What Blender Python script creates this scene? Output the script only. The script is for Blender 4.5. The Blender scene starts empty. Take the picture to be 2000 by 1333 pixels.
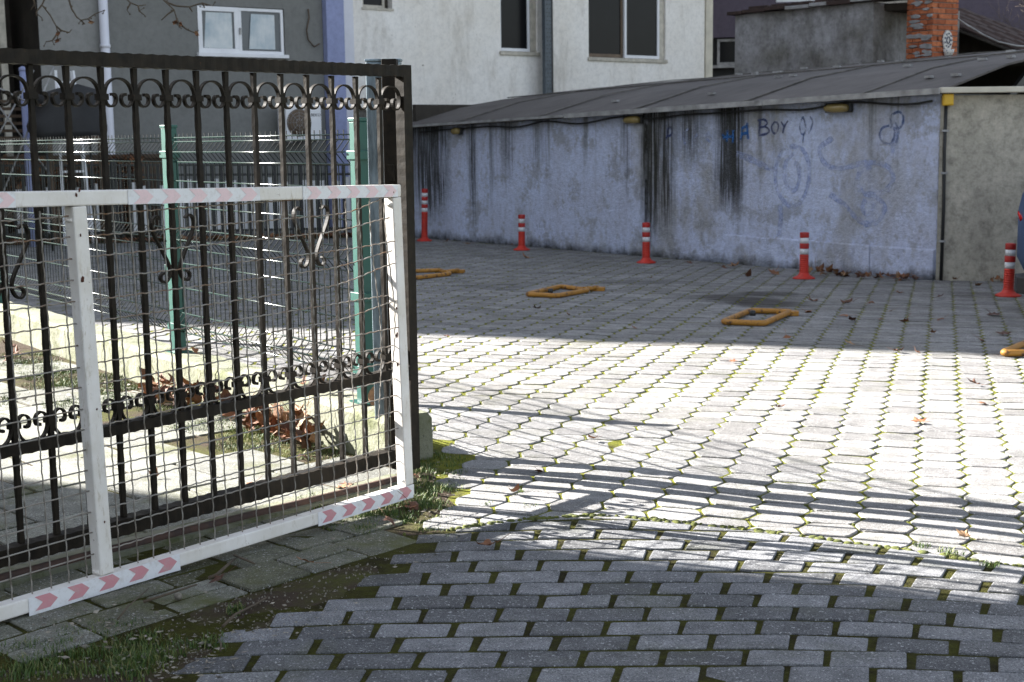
import bpy, math, random
from mathutils import Vector, Matrix, noise as mnoise

# ------------------------------------------------------------------ camera, sky, sun
scene = bpy.context.scene
COL = scene.collection
rnd = random.Random(11)
F_PX, CX, CY = 2778.0, 1000.0, 666.5
CAM = Vector((0, 0, 1.18))
PITCH, ROLL = math.atan(395.5 / F_PX), 0.013
Fv = Vector((0, math.cos(PITCH), -math.sin(PITCH)))
U0 = Vector((0, math.sin(PITCH), math.cos(PITCH)))
R0 = Vector((1, 0, 0))
Rv = (R0 * math.cos(ROLL) - U0 * math.sin(ROLL)).normalized()
Uv = (U0 * math.cos(ROLL) + R0 * math.sin(ROLL)).normalized()
cam_d = bpy.data.cameras.new("camera")
cam = bpy.data.objects.new("camera", cam_d)
COL.objects.link(cam)
mw = Matrix.Identity(4)
for i in range(3):
    mw[i][0], mw[i][1], mw[i][2], mw[i][3] = Rv[i], Uv[i], -Fv[i], CAM[i]
cam.matrix_world = mw
cam_d.sensor_width = 36.0
cam_d.lens = 36.0 * F_PX / 2000.0
cam_d.clip_start, cam_d.clip_end = 0.05, 900
cam_d.dof.use_dof = True
cam_d.dof.focus_distance = 4.8
cam_d.dof.aperture_fstop = 9.0
scene.camera = cam

SUN_AZ = Vector((-0.906, 0.42)).normalized()
SUN_EL = math.radians(27)
to_sun = Vector((SUN_AZ.x * math.cos(SUN_EL), SUN_AZ.y * math.cos(SUN_EL), math.sin(SUN_EL)))
world = bpy.data.worlds.new("World")
scene.world = world
world.use_nodes = True
wn = world.node_tree
wn.nodes.clear()
sky = wn.nodes.new("ShaderNodeTexSky")
sky.sky_type = 'NISHITA'
sky.sun_disc = False
sky.sun_elevation = SUN_EL
sky.sun_rotation = math.atan2(SUN_AZ.x, SUN_AZ.y)
sky.air_density, sky.dust_density, sky.ozone_density = 1.0, 1.2, 1.0
bg = wn.nodes.new("ShaderNodeBackground")
bg.inputs[1].default_value = 0.05
wo = wn.nodes.new("ShaderNodeOutputWorld")
hs = wn.nodes.new("ShaderNodeHueSaturation")        # camera white balance for open shade
hs.inputs['Saturation'].default_value = 0.52
wn.links.new(sky.outputs[0], hs.inputs['Color'])
wn.links.new(hs.outputs[0], bg.inputs[0])
wn.links.new(bg.outputs[0], wo.inputs[0])
sun_d = bpy.data.lights.new("sun", 'SUN')
sun_d.energy = 5.0
sun_d.angle = math.radians(0.45)
sun_d.color = (1.0, 0.965, 0.915)
sun = bpy.data.objects.new("sun", sun_d)
COL.objects.link(sun)
sun.location = (-20, 10, 20)
sun.rotation_euler = to_sun.to_track_quat('Z', 'Y').to_euler()
vs = scene.view_settings
vs.view_transform = 'Standard'
vs.look = 'None'
vs.gamma = 1
vs.use_curve_mapping = False
vs.exposure = 2.68
scene.render.engine = 'CYCLES'
scene.cycles.max_bounces = 6
scene.cycles.diffuse_bounces = 4

# ------------------------------------------------------------------ helpers: pixels -> places
def ray(u, v):
    return (Fv + Rv * ((u - CX) / F_PX) - Uv * ((v - CY) / F_PX))

def gz(x, y):
    """height of the paved ground"""
    d = math.hypot(x, y)
    k = 1.0 if d < 35 else 35 / d
    z = (-0.013 * x - 0.013 * y) * k
    if d < 14:
        f = 1 - max(0, (d - 9) / 5)
        z += f * 0.005 * (math.sin(x * 2.3 + y * 1.1) + 0.7 * math.sin(x * 4.1 - y * 2.7 + 1.3))
    return z

def G(u, v, h=0.0):
    """point at height h above the ground seen at pixel u, v"""
    r = ray(u, v)
    t = 5.0
    for _ in range(40):
        p = CAM + r * t
        e = p.z - (gz(p.x, p.y) + h)
        t += e / max(1e-4, -(r.z + 0.013 * r.x + 0.013 * r.y))
    p = CAM + r * t
    return Vector((p.x, p.y, gz(p.x, p.y) + h))

class Plane:
    """vertical plane through A and B; local x along it, y its left normal, z up"""
    def __init__(s, A, B):
        s.A = Vector((A[0], A[1], 0)); B = Vector((B[0], B[1], 0))
        s.d = (B - s.A).normalized(); s.L = (B - s.A).length
        s.n = Vector((-s.d.y, s.d.x, 0))
        s.rz = math.atan2(s.d.y, s.d.x)
    def hit(s, u, v, off=0.0):
        r = ray(u, v)
        A = s.A + s.n * off
        t = (A - CAM).dot(s.n) / r.dot(s.n)
        p = CAM + r * t
        return (p - s.A).dot(s.d), p.z
    def w(s, a, b, z):
        return s.A + s.d * a + s.n * b + Vector((0, 0, z))

def P(u, v, D):
    r = ray(u, v)
    return CAM + r * (D / r.y)

# ------------------------------------------------------------------ helpers: meshes
class MB:
    def __init__(s):
        s.v = []; s.f = []; s.sm = []
    def add(s, vs_, fs_, smooth=False):
        o = len(s.v)
        s.v += [tuple(q) for q in vs_]
        s.f += [tuple(i + o for i in f) for f in fs_]
        s.sm += [smooth] * len(fs_)
        return s
    def box(s, c, size, rz=0.0, M=None):
        cx, cy, cz = c; a, b, h = size[0] / 2, size[1] / 2, size[2] / 2
        R = Matrix.Rotation(rz, 3, 'Z')
        vs_ = []
        for x, y, z in ((-a,-b,-h),(a,-b,-h),(a,b,-h),(-a,b,-h),(-a,-b,h),(a,-b,h),(a,b,h),(-a,b,h)):
            q = R @ Vector((x, y, z)) + Vector(c)
            vs_.append(M @ q if M else q)
        return s.add(vs_, [(0,3,2,1),(4,5,6,7),(0,1,5,4),(1,2,6,5),(2,3,7,6),(3,0,4,7)])
    def bb(s, x0, x1, y0, y1, z0, z1):
        return s.box(((x0+x1)/2, (y0+y1)/2, (z0+z1)/2), (abs(x1-x0), abs(y1-y0), abs(z1-z0)))
    def bar(s, p, q, wdt, hgt=None, up=Vector((0, 0, 1))):
        p = Vector(p); q = Vector(q); hgt = hgt or wdt
        d = (q - p).normalized()
        a = d.cross(up)
        if a.length < 1e-3: a = d.cross(Vector((0, 1, 0)))
        a.normalize(); b = a.cross(d)
        a *= wdt / 2; b *= hgt / 2
        vs_ = [p-a-b, p+a-b, p+a+b, p-a+b, q-a-b, q+a-b, q+a+b, q-a+b]
        return s.add(vs_, [(0,1,2,3),(4,7,6,5),(0,4,5,1),(1,5,6,2),(2,6,7,3),(3,7,4,0)])
    def tube(s, pts, r, n=6, closed=False, flat=None, smooth=True):
        pts = [Vector(p) for p in pts]; N = len(pts)
        rr = r if isinstance(r, (list, tuple)) else [r] * N
        vs_ = []; prev = None
        for i, p in enumerate(pts):
            if closed: t = pts[(i+1) % N] - pts[i-1]
            else: t = pts[min(i+1, N-1)] - pts[max(i-1, 0)]
            if t.length < 1e-9: t = Vector((0, 0, 1))
            t.normalize()
            if prev is None:
                a = t.cross(Vector((0.13, 0.99, 0.05)))
                if a.length < 0.1: a = t.cross(Vector((1, 0, 0)))
                a.normalize()
            else:
                a = prev - t * prev.dot(t); a.normalize()
            prev = a; b = t.cross(a)
            for k in range(n):
                an = 2 * math.pi * (k + 0.5) / n
                ka, kb = math.cos(an), math.sin(an)
                vs_.append(p + (a * ka + b * kb) * rr[i])
        fs_ = []
        for i in range(N if closed else N - 1):
            j = (i + 1) % N
            for k in range(n):
                l = (k + 1) % n
                fs_.append((i*n+k, i*n+l, j*n+l, j*n+k))
        s.add(vs_, fs_, smooth)
        if not closed:
            o = len(s.v) - len(vs_)
            s.f.append(tuple(o + k for k in reversed(range(n)))); s.sm.append(False)
            s.f.append(tuple(o + (N-1)*n + k for k in range(n))); s.sm.append(False)
        return s
    def ribbon(s, pts, wdt, thick, side):
        """flat bar bent along pts lying in a plane; side = unit vector across the band"""
        pts = [Vector(p) for p in pts]; N = len(pts); side = Vector(side).normalized()
        ww = wdt if isinstance(wdt, (list, tuple)) else [wdt] * N
        vs_ = []
        for i, p in enumerate(pts):
            t = (pts[min(i+1, N-1)] - pts[max(i-1, 0)]).normalized()
            nrm = t.cross(side).normalized() * ww[i] / 2
            sd = side * thick / 2
            vs_ += [p - nrm - sd, p + nrm - sd, p + nrm + sd, p - nrm + sd]
        fs_ = [(0,1,2,3), ((N-1)*4+3, (N-1)*4+2, (N-1)*4+1, (N-1)*4)]
        for i in range(N-1):
            for k in range(4):
                l = (k+1) % 4
                fs_.append((i*4+k, (i+1)*4+k, (i+1)*4+l, i*4+l))
        return s.add(vs_, fs_)
    def lathe(s, prof, n=20, c=(0,0,0), smooth=True):
        vs_ = []
        for r, z in prof:
            for k in range(n):
                a = 2*math.pi*k/n
                vs_.append((c[0]+r*math.cos(a), c[1]+r*math.sin(a), c[2]+z))
        fs_ = []
        for i in range(len(prof)-1):
            for k in range(n):
                l = (k+1) % n
                fs_.append((i*n+k, i*n+l, (i+1)*n+l, (i+1)*n+k))
        fs_.append(tuple(reversed(range(n))))
        fs_.append(tuple((len(prof)-1)*n+k for k in range(n)))
        return s.add(vs_, fs_, smooth)
    def prism(s, poly, z0, z1):
        n = len(poly)
        vs_ = [(x, y, z0) for x, y in poly] + [(x, y, z1) for x, y in poly]
        fs_ = [tuple(reversed(range(n))), tuple(range(n, 2*n))] + [(i, (i+1) % n, n+(i+1) % n, n+i) for i in range(n)]
        return s.add(vs_, fs_)
    def mesh(s, name):
        me = bpy.data.meshes.new(name)
        me.from_pydata(s.v, [], s.f)
        me.polygons.foreach_set("use_smooth", s.sm)
        me.update()
        return me
    def build(s, name, m, parent=None, loc=None, rz=0.0, bevel=0.0, label=None, kind=None):
        me = s.mesh(name)
        me.materials.append(m)
        return link(name, me, parent, loc, rz, bevel, label, kind)

def link(name, me, parent=None, loc=None, rz=0.0, bevel=0.0, label=None, kind=None):
    o = bpy.data.objects.new(name, me)
    COL.objects.link(o)
    if parent: o.parent = parent
    if loc is not None: o.location = loc
    if rz: o.rotation_euler = (0, 0, rz)
    if bevel:
        b = o.modifiers.new("bevel", 'BEVEL'); b.width = bevel; b.segments = 2; b.limit_method = 'ANGLE'
    if label: o['label'] = label
    if kind: o['kind'] = kind
    return o

def tag(o, label, cat, group=None):
    o['label'] = label; o['category'] = cat
    if group: o['group'] = group
    return o

def thing(name, label, cat, loc=(0,0,0), rz=0.0, group=None):
    o = bpy.data.objects.new(name, None)
    COL.objects.link(o); o.empty_display_size = 0.1
    o.location = loc; o.rotation_euler = (0, 0, rz)
    return tag(o, label, cat, group)

def copy_thing(root, loc, rot, label, group):
    c = root.copy(); COL.objects.link(c)
    c.location = loc; c.rotation_euler = rot
    c['label'] = label; c['group'] = group
    for ch in list(root.children):
        d = ch.copy(); COL.objects.link(d); d.parent = c
        for g in list(ch.children):
            e = g.copy(); COL.objects.link(e); e.parent = d
    return c

# ------------------------------------------------------------------ materials
class NT:
    def __init__(s, name):
        s.m = bpy.data.materials.new(name); s.m.use_nodes = True
        s.t = s.m.node_tree; s.n = s.t.nodes; s.l = s.t.links
        s.n.clear()
        s.out = s.n.new("ShaderNodeOutputMaterial")
        s.b = s.n.new("ShaderNodeBsdfPrincipled")
        s.l.new(s.b.outputs[0], s.out.inputs[0])
        s.geo = None
    def pos(s):
        if not s.geo: s.geo = s.n.new("ShaderNodeNewGeometry")
        return s.geo.outputs['Position']
    def obj(s):
        return s.n.new("ShaderNodeTexCoord").outputs['Object']
    def mapping(s, vec, scale=(1,1,1), rot=(0,0,0), loc=(0,0,0)):
        m = s.n.new("ShaderNodeMapping")
        m.inputs['Scale'].default_value = scale; m.inputs['Rotation'].default_value = rot
        m.inputs['Location'].default_value = loc
        s.l.new(vec, m.inputs['Vector']); return m.outputs[0]
    def noise(s, vec, scale, detail=3, rough=0.55, dist=0):
        t = s.n.new("ShaderNodeTexNoise"); t.inputs['Scale'].default_value = scale
        t.inputs['Detail'].default_value = detail; t.inputs['Roughness'].default_value = rough
        t.inputs['Distortion'].default_value = dist
        s.l.new(vec, t.inputs['Vector']); return t.outputs[0]
    def voro(s, vec, scale):
        t = s.n.new("ShaderNodeTexVoronoi"); t.inputs['Scale'].default_value = scale
        s.l.new(vec, t.inputs['Vector']); return t.outputs['Distance']
    def ramp(s, fac, stops):
        r = s.n.new("ShaderNodeValToRGB"); el = r.color_ramp.elements
        while len(el) < len(stops): el.new(0.5)
        for e, (p, c) in zip(el, stops):
            e.position = p
            e.color = (c, c, c, 1) if isinstance(c, (int, float)) else (*c, 1)
        s.l.new(fac, r.inputs[0]); return r.outputs[0]
    def mix(s, fac, a, b, typ='MIX'):
        x = s.n.new("ShaderNodeMix"); x.data_type = 'RGBA'; x.blend_type = typ
        for sock, val in ((x.inputs[0], fac), (x.inputs[6], a), (x.inputs[7], b)):
            if isinstance(val, (int, float)): sock.default_value = val if sock == x.inputs[0] else (val, val, val, 1)
            elif isinstance(val, tuple): sock.default_value = (*val, 1)
            else: s.l.new(val, sock)
        return x.outputs[2]
    def math(s, op, a, b=None, clamp=False):
        x = s.n.new("ShaderNodeMath"); x.operation = op; x.use_clamp = clamp
        for i, val in enumerate((a, b)):
            if val is None: continue
            if isinstance(val, (int, float)): x.inputs[i].default_value = val
            else: s.l.new(val, x.inputs[i])
        return x.outputs[0]
    def sep(s, vec):
        x = s.n.new("ShaderNodeSeparateXYZ"); s.l.new(vec, x.inputs[0]); return x.outputs
    def rand(s):
        """0..1, different for each object and each loose piece"""
        oi = s.n.new("ShaderNodeObjectInfo").outputs['Random']
        if not s.geo: s.geo = s.n.new("ShaderNodeNewGeometry")
        return s.math('FRACT', s.math('ADD', oi, s.geo.outputs['Random Per Island']))
    def bump(s, h, strength=0.3, dist=0.01):
        b = s.n.new("ShaderNodeBump"); b.inputs['Strength'].default_value = strength
        b.inputs['Distance'].default_value = dist
        s.l.new(h, b.inputs['Height']); s.l.new(b.outputs[0], s.b.inputs['Normal'])
    def done(s, col, rough=0.85, metal=0.0, spec=None):
        for sock, val in ((s.b.inputs['Base Color'], col), (s.b.inputs['Roughness'], rough)):
            if isinstance(val, (int, float)): sock.default_value = val
            elif isinstance(val, tuple): sock.default_value = (*val, 1)
            else: s.l.new(val, sock)
        s.b.inputs['Metallic'].default_value = metal
        if spec is not None: s.b.inputs['Specular IOR Level'].default_value = spec
        return s.m

def simple(name, c, rough=0.6, metal=0.0, var=0.15, scale=12, bump=0.1, c2=None, spec=None):
    n = NT(name); p = n.pos()
    f = n.noise(p, scale, 4)
    c2 = c2 or tuple(max(0, x * (1 - var * 2)) for x in c)
    col = n.mix(n.ramp(f, [(0.3, 0.0), (0.7, 1.0)]), c2, c)
    if bump: n.bump(n.noise(p, scale * 8, 3), bump, 0.004)
    return n.done(col, rough, metal, spec)

def paver_mat(name, lo, hi, moss=0.25, tint=(0.20, 0.17, 0.13), stain=False):
    n = NT(name); p = n.pos()
    r = n.rand()
    base = n.mix(r, lo, hi)
    big = n.ramp(n.noise(p, 0.9, 4), [(0.3, 0.0), (0.75, 1.0)])
    base = n.mix(n.math('MULTIPLY', big, 0.35), base, tint)
    med = n.ramp(n.noise(p, 14, 5, 0.65), [(0.25, 0.6), (0.75, 1.25)])
    base = n.mix(1.0, base, med, 'MULTIPLY')
    fine = n.noise(p, 260, 3, 0.7)
    base = n.mix(1.0, base, n.ramp(fine, [(0.32, 0.38), (0.5, 1.0), (0.70, 1.75)]), 'MULTIPLY')
    grit = n.ramp(n.noise(p, 120, 3, 0.6), [(0.61, 0.0), (0.67, 1.0)])
    base = n.mix(n.math('MULTIPLY', grit, 0.7), base, (0.5, 0.5, 0.5))
    pit = n.ramp(n.noise(p, 110, 2, 0.5), [(0.30, 1.0), (0.36, 0.0)])
    base = n.mix(n.math('MULTIPLY', pit, 0.6), base, (0.04, 0.038, 0.035))
    if stain:                                              # dark oil stains on the parking bays
        X, Y, Z = n.sep(p)
        wob = n.math('MULTIPLY', n.math('SUBTRACT', n.noise(p, 2.2, 4, .6), .5), 1.6)
        for (u_, v_, rx, ry) in ((1425, 584, .50, .45), (1500, 592, .35, .5), (1490, 575, .4, .3), (1250, 552, .7, .3), (1905, 575, .5, .3), (960, 560, .5, .4)):
            c_ = G(u_, v_)
            dx = n.math('DIVIDE', n.math('SUBTRACT', X, c_.x), rx); dy = n.math('DIVIDE', n.math('SUBTRACT', Y, c_.y), ry)
            d_ = n.math('ADD', n.math('SQRT', n.math('ADD', n.math('MULTIPLY', dx, dx), n.math('MULTIPLY', dy, dy))), wob)
            k_ = .8 if u_ in (1425, 1500, 1490) else .4
            base = n.mix(n.math('MULTIPLY', n.ramp(d_, [(.45, 1.), (1.0, 0.)]), k_), base, (.035, .03, .028))
        ty = n.ramp(n.noise(n.mapping(p, (.5, 2.6, 1), (0, 0, .6)), 1.0, 4, .6), [(.52, 0.), (.72, 1.)])
        base = n.mix(n.math('MULTIPLY', ty, .45), base, (.10, .092, .08))
    mo = n.math('MULTIPLY', n.ramp(n.noise(p, 3.1, 6, 0.7), [(0.52, 0.0), (0.7, 1.0)]), moss)
    base = n.mix(mo, base, (0.085, 0.09, 0.03))
    h = n.math('ADD', n.math('MULTIPLY', fine, 0.5), n.noise(p, 60, 4, 0.6))
    n.bump(h, 0.55, 0.004)
    return n.done(base, 0.9, spec=0.25)

M = {}
M['hex'] = paver_mat('hex_concrete', (0.175, 0.17, 0.17), (0.275, 0.27, 0.265), 0.25, (.13, .12, .10), True)
M['brick'] = paver_mat('brick_concrete', (0.10, 0.101, 0.106), (0.21, 0.212, 0.222), 0.25, (.10, .095, .085))
M['slab'] = paver_mat('slab_concrete', (0.15, 0.15, 0.14), (0.24, 0.24, 0.21), 0.9, (.12, .12, .07))
M['slabfront'] = paver_mat('mossy_slab_concrete', (0.08, 0.08, 0.045), (0.22, 0.22, 0.19), 1.0, (0.08, 0.075, 0.035))

def moss_joint(name, soil=(0.05, 0.04, 0.025), moss=(0.13, 0.14, 0.02), amt=0.5, sc=5):
    n = NT(name); p = n.pos()
    f = n.ramp(n.noise(p, sc, 6, 0.7), [(amt - 0.12, 0.0), (amt + 0.1, 1.0)])
    m2 = n.mix(n.noise(p, 90, 3), tuple(c * 0.5 for c in moss), tuple(min(1, c * 1.5) for c in moss))
    col = n.mix(f, soil, m2)
    sp = n.ramp(n.noise(p, 160, 2), [(0.66, 0.0), (0.74, 1.0)])
    col = n.mix(n.math('MULTIPLY', sp, 0.3), col, (0.25, 0.22, 0.17))
    n.bump(n.noise(p, 130, 4, 0.7), 0.9, 0.01)
    return n.done(col, 0.95, spec=0.1)
M['joint'] = moss_joint('lot_joint_moss', (0.045, 0.040, 0.018), (0.15, 0.155, 0.022), 0.42, 7)
M['bjoint'] = moss_joint('brick_joint_moss', (0.024, 0.020, 0.008), (0.052, 0.052, 0.009), 0.47, 9)
M['soil'] = moss_joint('soil_with_moss', (0.060, 0.044, 0.032), (0.07, 0.075, 0.018), 0.56, 4)
M['ground'] = simple('earth', (0.09, 0.08, 0.06), 0.95, c2=(0.05, 0.05, 0.03), scale=2)
def gate_brown():
    n = NT('brown_gate_paint'); p = n.pos()
    f = n.noise(p, 26, 4, .6)
    c = n.mix(n.ramp(f, [(.35, 0.), (.65, 1.)]), (.009, .007, .005), (.020, .015, .010))
    rust = n.ramp(n.noise(p, 70, 4, .7), [(.66, 0.), (.74, 1.)])
    c = n.mix(n.math('MULTIPLY', rust, .5), c, (.12, .05, .02))
    n.bump(n.noise(p, 34, 3), .35, .004)
    return n.done(c, 0.6, spec=0.16)
M['gate'] = gate_brown()
def white_gate():
    n = NT('worn_white_paint'); p = n.pos()
    f = n.noise(p, 9, 5, .6)
    c = n.mix(n.ramp(f, [(.3, 0.), (.7, 1.)]), (.64, .60, .54), (.79, .76, .73))
    st = n.ramp(n.noise(n.mapping(p, (60, 60, 18)), 1.0, 6, .75), [(.55, 0.), (.72, 1.)])
    zone = n.ramp(n.noise(p, 2.6, 2), [(.38, 0.25), (.55, 1.)])
    c = n.mix(n.math('MULTIPLY', n.math('MULTIPLY', st, zone), .8), c, (.36, .29, .19))
    rs = n.ramp(n.noise(p, 38, 5, .8), [(.655, 0.), (.70, 1.)])
    c = n.mix(rs, c, (.13, .045, .02))
    n.bump(n.noise(p, 120, 3), .2, .002)
    return n.done(c, .5)
M['white'] = white_gate()
def wire_mat():
    n = NT('rusty_galvanised_wire'); p = n.pos()
    z = n.sep(p)[2]
    f = n.ramp(n.noise(p, 17, 4, .7), [(.42, 0.), (.62, 1.)])
    hi = n.ramp(z, [(.25, 0.25), (.95, 1.)])
    c = n.mix(n.math('MULTIPLY', f, hi), (.30, .28, .25), (.17, .085, .035))
    return n.done(c, .5, .35)
M['wire'] = wire_mat()
M['wirev'] = simple('grey_galvanised_wire', (.30, .285, .26), .5, .3, c2=(.16, .13, .10), scale=25, bump=0)
def tape(name, c):
    n = NT(name); p = n.pos()
    w = n.ramp(n.noise(p, 40, 6, .8), [(.5, 0.), (.68, 1.)])
    col = n.mix(n.math('MULTIPLY', w, .5), c, (.48, .44, .40))
    n.bump(n.voro(p, 420), .25, .001)
    return n.done(col, .35)
M['tape'] = tape('white_reflective_tape', (.74, .74, .76))
M['chev'] = tape('pink_red_chevron', (.58, .26, .29))
M['chevpale'] = tape('faded_pink_chevron', (.78, .58, .60))
M['green'] = simple('green_coated_steel', (.004, .070, .055), .45, var=.1, scale=6, bump=.05)
M['greenwire'] = simple('glinting_green_wire', (.008, .028, .022), .22, 0.0, var=.1, bump=0, spec=1.0)  # horizontals lighter and glossier, their sun glint set in the material
M['meshwire'] = simple('unlit_green_mesh_wire', (.005, .010, .009), .6, bump=0, spec=.08)  # same fence wire made darker and duller for uprights without glint
M['galv'] = None
def galv():
    n = NT('flaking_grey_blue_paint'); p = n.pos()
    f = n.noise(n.mapping(p, (30, 30, 4)), 1, 5, .65)
    c = n.mix(n.ramp(f, [(.35, 0.), (.6, 1.)]), (.07, .095, .11), (.24, .30, .34))
    n.bump(n.noise(n.mapping(p, (50, 50, 12)), 1, 3), .5, .01)
    return n.done(c, .4, .2)
M['galv'] = galv()
def kerb():
    n = NT('mossy_kerb_concrete'); p = n.pos()
    c = n.mix(n.ramp(n.noise(p, 3, 5), [(.3, 0.), (.7, 1.)]), (.13, .14, .085), (.23, .225, .17))
    mo = n.ramp(n.noise(p, 5, 6, .75), [(.5, 0.), (.62, 1.)])
    c = n.mix(n.math('MULTIPLY', mo, .85), c, (.08, .09, .03))
    pk = n.ramp(n.noise(p, 60, 4, .7), [(.3, 1.), (.38, 0.)])
    c = n.mix(n.math('MULTIPLY', pk, .8), c, (.07, .065, .05))
    n.bump(n.noise(p, 45, 5, .7), .8, .012)
    return n.done(c, .95)
M['kerb'] = kerb()
M['track'] = simple('rusty_track', (.085, .045, .03), .8, .2, scale=22, c2=(.045, .03, .025), bump=.4)
def rusted(name, c, lo=.56, hi=.66, rust=(.08, .035, .015), sc=18, rough=.55):
    n = NT(name); p = n.pos()
    k = n.mix(n.ramp(n.noise(p, 9, 4), [(.3, 0.), (.7, 1.)]), tuple(x * .7 for x in c), c)
    k = n.mix(n.ramp(n.noise(p, sc, 6, .75), [(lo, 0.), (hi, 1.)]), k, rust)
    n.bump(n.noise(p, 70, 4), .3, .003); return n.done(k, rough)
M['red'] = rusted('orange_red_plastic', (.60, .032, .014), .60, .8, (.20, .05, .03), 26, .5)
M['redtop'] = simple('dull_red_plastic', (.46, .02, .015), .5, var=.15, scale=15, bump=.05)
M['band'] = rusted('white_reflective_band', (.76, .76, .78), .58, .72, (.38, .34, .32), 34, .45)
M['yellow'] = rusted('ochre_yellow_paint', (.44, .20, .022), .52, .62)
M['black'] = simple('black_rubber', (.02, .02, .02), .6, bump=.1)
M['darkmetal'] = simple('dark_metal', (.035, .035, .035), .5, .3)
M['boxyellow'] = simple('yellow_plastic_box', (.75, .45, .03), .5, var=.05)
def leafmat():
    n = NT('dry_leaf'); p = n.pos(); r = n.rand()
    c = n.ramp(r, [(0., (.05, .018, .01)), (.35, (.13, .05, .02)), (.7, (.25, .095, .032)), (1., (.30, .18, .09))])
    c = n.mix(n.ramp(n.noise(p, 60, 3), [(.4, 0.), (.7, .6)]), c, (.09, .035, .015))
    n.bump(n.noise(p, 90, 3), .5, .004)
    return n.done(c, .7)
M['leaf'] = leafmat()
def grassmat():
    n = NT('grass_blade'); r = n.rand()
    return n.done(n.ramp(r, [(0., (.025, .06, .01)), (.5, (.06, .11, .015)), (.85, (.12, .15, .025)), (1., (.25, .21, .09))]), .6)
M['grass'] = grassmat()
M['mosst'] = simple('moss_cushion', (.11, .12, .02), .95, scale=60, c2=(.05, .06, .012), bump=.8)
M['litter'] = simple('pale_litter', (.40, .35, .28), .8, var=.45, scale=30)
M['bark'] = simple('bark', (.10, .075, .05), .9, scale=14, bump=.6)
def stucco(name, c, c2, sc=2.5, grime=.35, g=(.16, .14, .12), bump=.5, spots=0.0, bs=80, mott=.12):
    n = NT(name); p = n.pos()
    col = n.mix(n.ramp(n.noise(p, sc, 6, .6), [(.3, 0.), (.7, 1.)]), c2, c)
    gr = n.ramp(n.noise(n.mapping(p, (2.5, 2.5, .7)), 1, 6, .7), [(.52, 0.), (.75, 1.)])
    col = n.mix(n.math('MULTIPLY', gr, grime), col, g)
    if spots:
        sp = n.ramp(n.noise(p, 5.5, 5, .75), [(.66, 0.), (.74, 1.)])
        col = n.mix(n.math('MULTIPLY', sp, spots), col, (.16, .13, .08))
    col = n.mix(1., col, n.ramp(n.noise(p, 11, 8, .8), [(.3, 1 - mott * 1.6), (.5, 1.0), (.7, 1 + mott)]), 'MULTIPLY')
    n.bump(n.noise(p, bs, 4, .6), bump, .006)
    return n.done(col, .92, spec=.2)
M['greystucco'] = stucco('grey_render', (.205, .205, .195), (.18, .18, .17), 1.5, .1, bump=.3)
M['palegrey'] = stucco('pale_grey_render', (.27, .265, .255), (.24, .24, .23), 1.5, .1, bump=.3)
M['lilac'] = stucco('lilac_render', (.30, .33, .52), (.27, .30, .47), 2, .1)
M['offwhite'] = stucco('off_white_render', (.90, .87, .83), (.80, .75, .68), .7, .6, (.42, .37, .30), .5, .85, mott=.12)
M['purple'] = stucco('purple_render', (.12, .10, .13), (.10, .085, .11), 2, .1)
M['cement'] = stucco('patched_cement', (.36, .35, .36), (.15, .14, .12), 1.6, .7, (.08, .07, .06), .7, mott=.3)
M['beige'] = stucco('beige_rough_cement', (.52, .47, .39), (.36, .33, .27), 2.2, .5, (.16, .14, .12), 1.0, .7, 34, .32)
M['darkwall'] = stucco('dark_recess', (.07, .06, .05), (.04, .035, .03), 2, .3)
M['frame'] = simple('white_window_frame', (.80, .80, .82), .4, var=.06, scale=4)
M['creamframe'] = simple('cream_window_frame', (.60, .55, .46), .6, var=.2, scale=9)
M['brownframe'] = simple('brown_window_frame', (.16, .11, .07), .6, var=.2, scale=9)
M['pipe'] = simple('white_pipe', (.72, .72, .78), .45, var=.06, scale=4)
def glass(name, c, rough=.06):
    n = NT(name); p = n.pos()
    return n.done(n.mix(n.noise(p, 2.2, 2), tuple(x * .6 for x in c), c), rough, 0, .12)
M['glass'] = glass('dark_glass', (.012, .012, .014), .2)
M['curtain'] = simple('curtained_glass', (.62, .64, .64), .25, scale=3, c2=(.30, .38, .44), bump=0)
M['steel'] = simple('painted_steel_column', (.10, .12, .14), .5, .2, scale=10)
def roofm():
    n = NT('weathered_roof_sheet'); p = n.pos()
    c = n.mix(n.ramp(n.noise(p, .8, 5, .6), [(.3, 0.), (.7, 1.)]), (.065, .056, .05), (.12, .105, .095))
    c = n.mix(1., c, n.ramp(n.noise(n.mapping(p, (3, 9, 3), (0, 0, .6)), 1, 6, .7), [(.3, .7), (.7, 1.25)]), 'MULTIPLY')
    n.bump(n.noise(p, 60, 4), .4, .006)
    return n.done(c, .8)
M['roof'] = roofm()
M['seam'] = simple('roof_seam', (.15, .135, .12), .8, var=.3, scale=9)
M['trim'] = simple('pale_metal_trim', (.42, .41, .40), .55, var=.3, scale=7)
M['cream'] = simple('cream_gutter', (.68, .62, .50), .5, var=.12, scale=4)
M['tile'] = simple('old_roof_tile', (.06, .035, .028), .9, var=.3, scale=9, bump=.4)
M['lampglass'] = simple('yellowed_lamp_glass', (.30, .22, .08), .25, var=.2, scale=9, bump=.02)
def chimbrick():
    n = NT('orange_chimney_brick'); p = n.pos(); r = n.rand()
    c = n.ramp(r, [(0., (.30, .08, .03)), (.5, (.42, .12, .045)), (1., (.52, .17, .07))])
    c = n.mix(1., c, n.ramp(n.noise(p, 30, 4), [(.3, .6), (.7, 1.2)]), 'MULTIPLY')
    n.bump(n.noise(p, 90, 4), .6, .006)
    return n.done(c, .9)
M['chimbrick'] = chimbrick()
M['mortar'] = stucco('grey_mortar', (.36, .35, .35), (.24, .23, .22), 9, .3)
M['plaque'] = None
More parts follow.
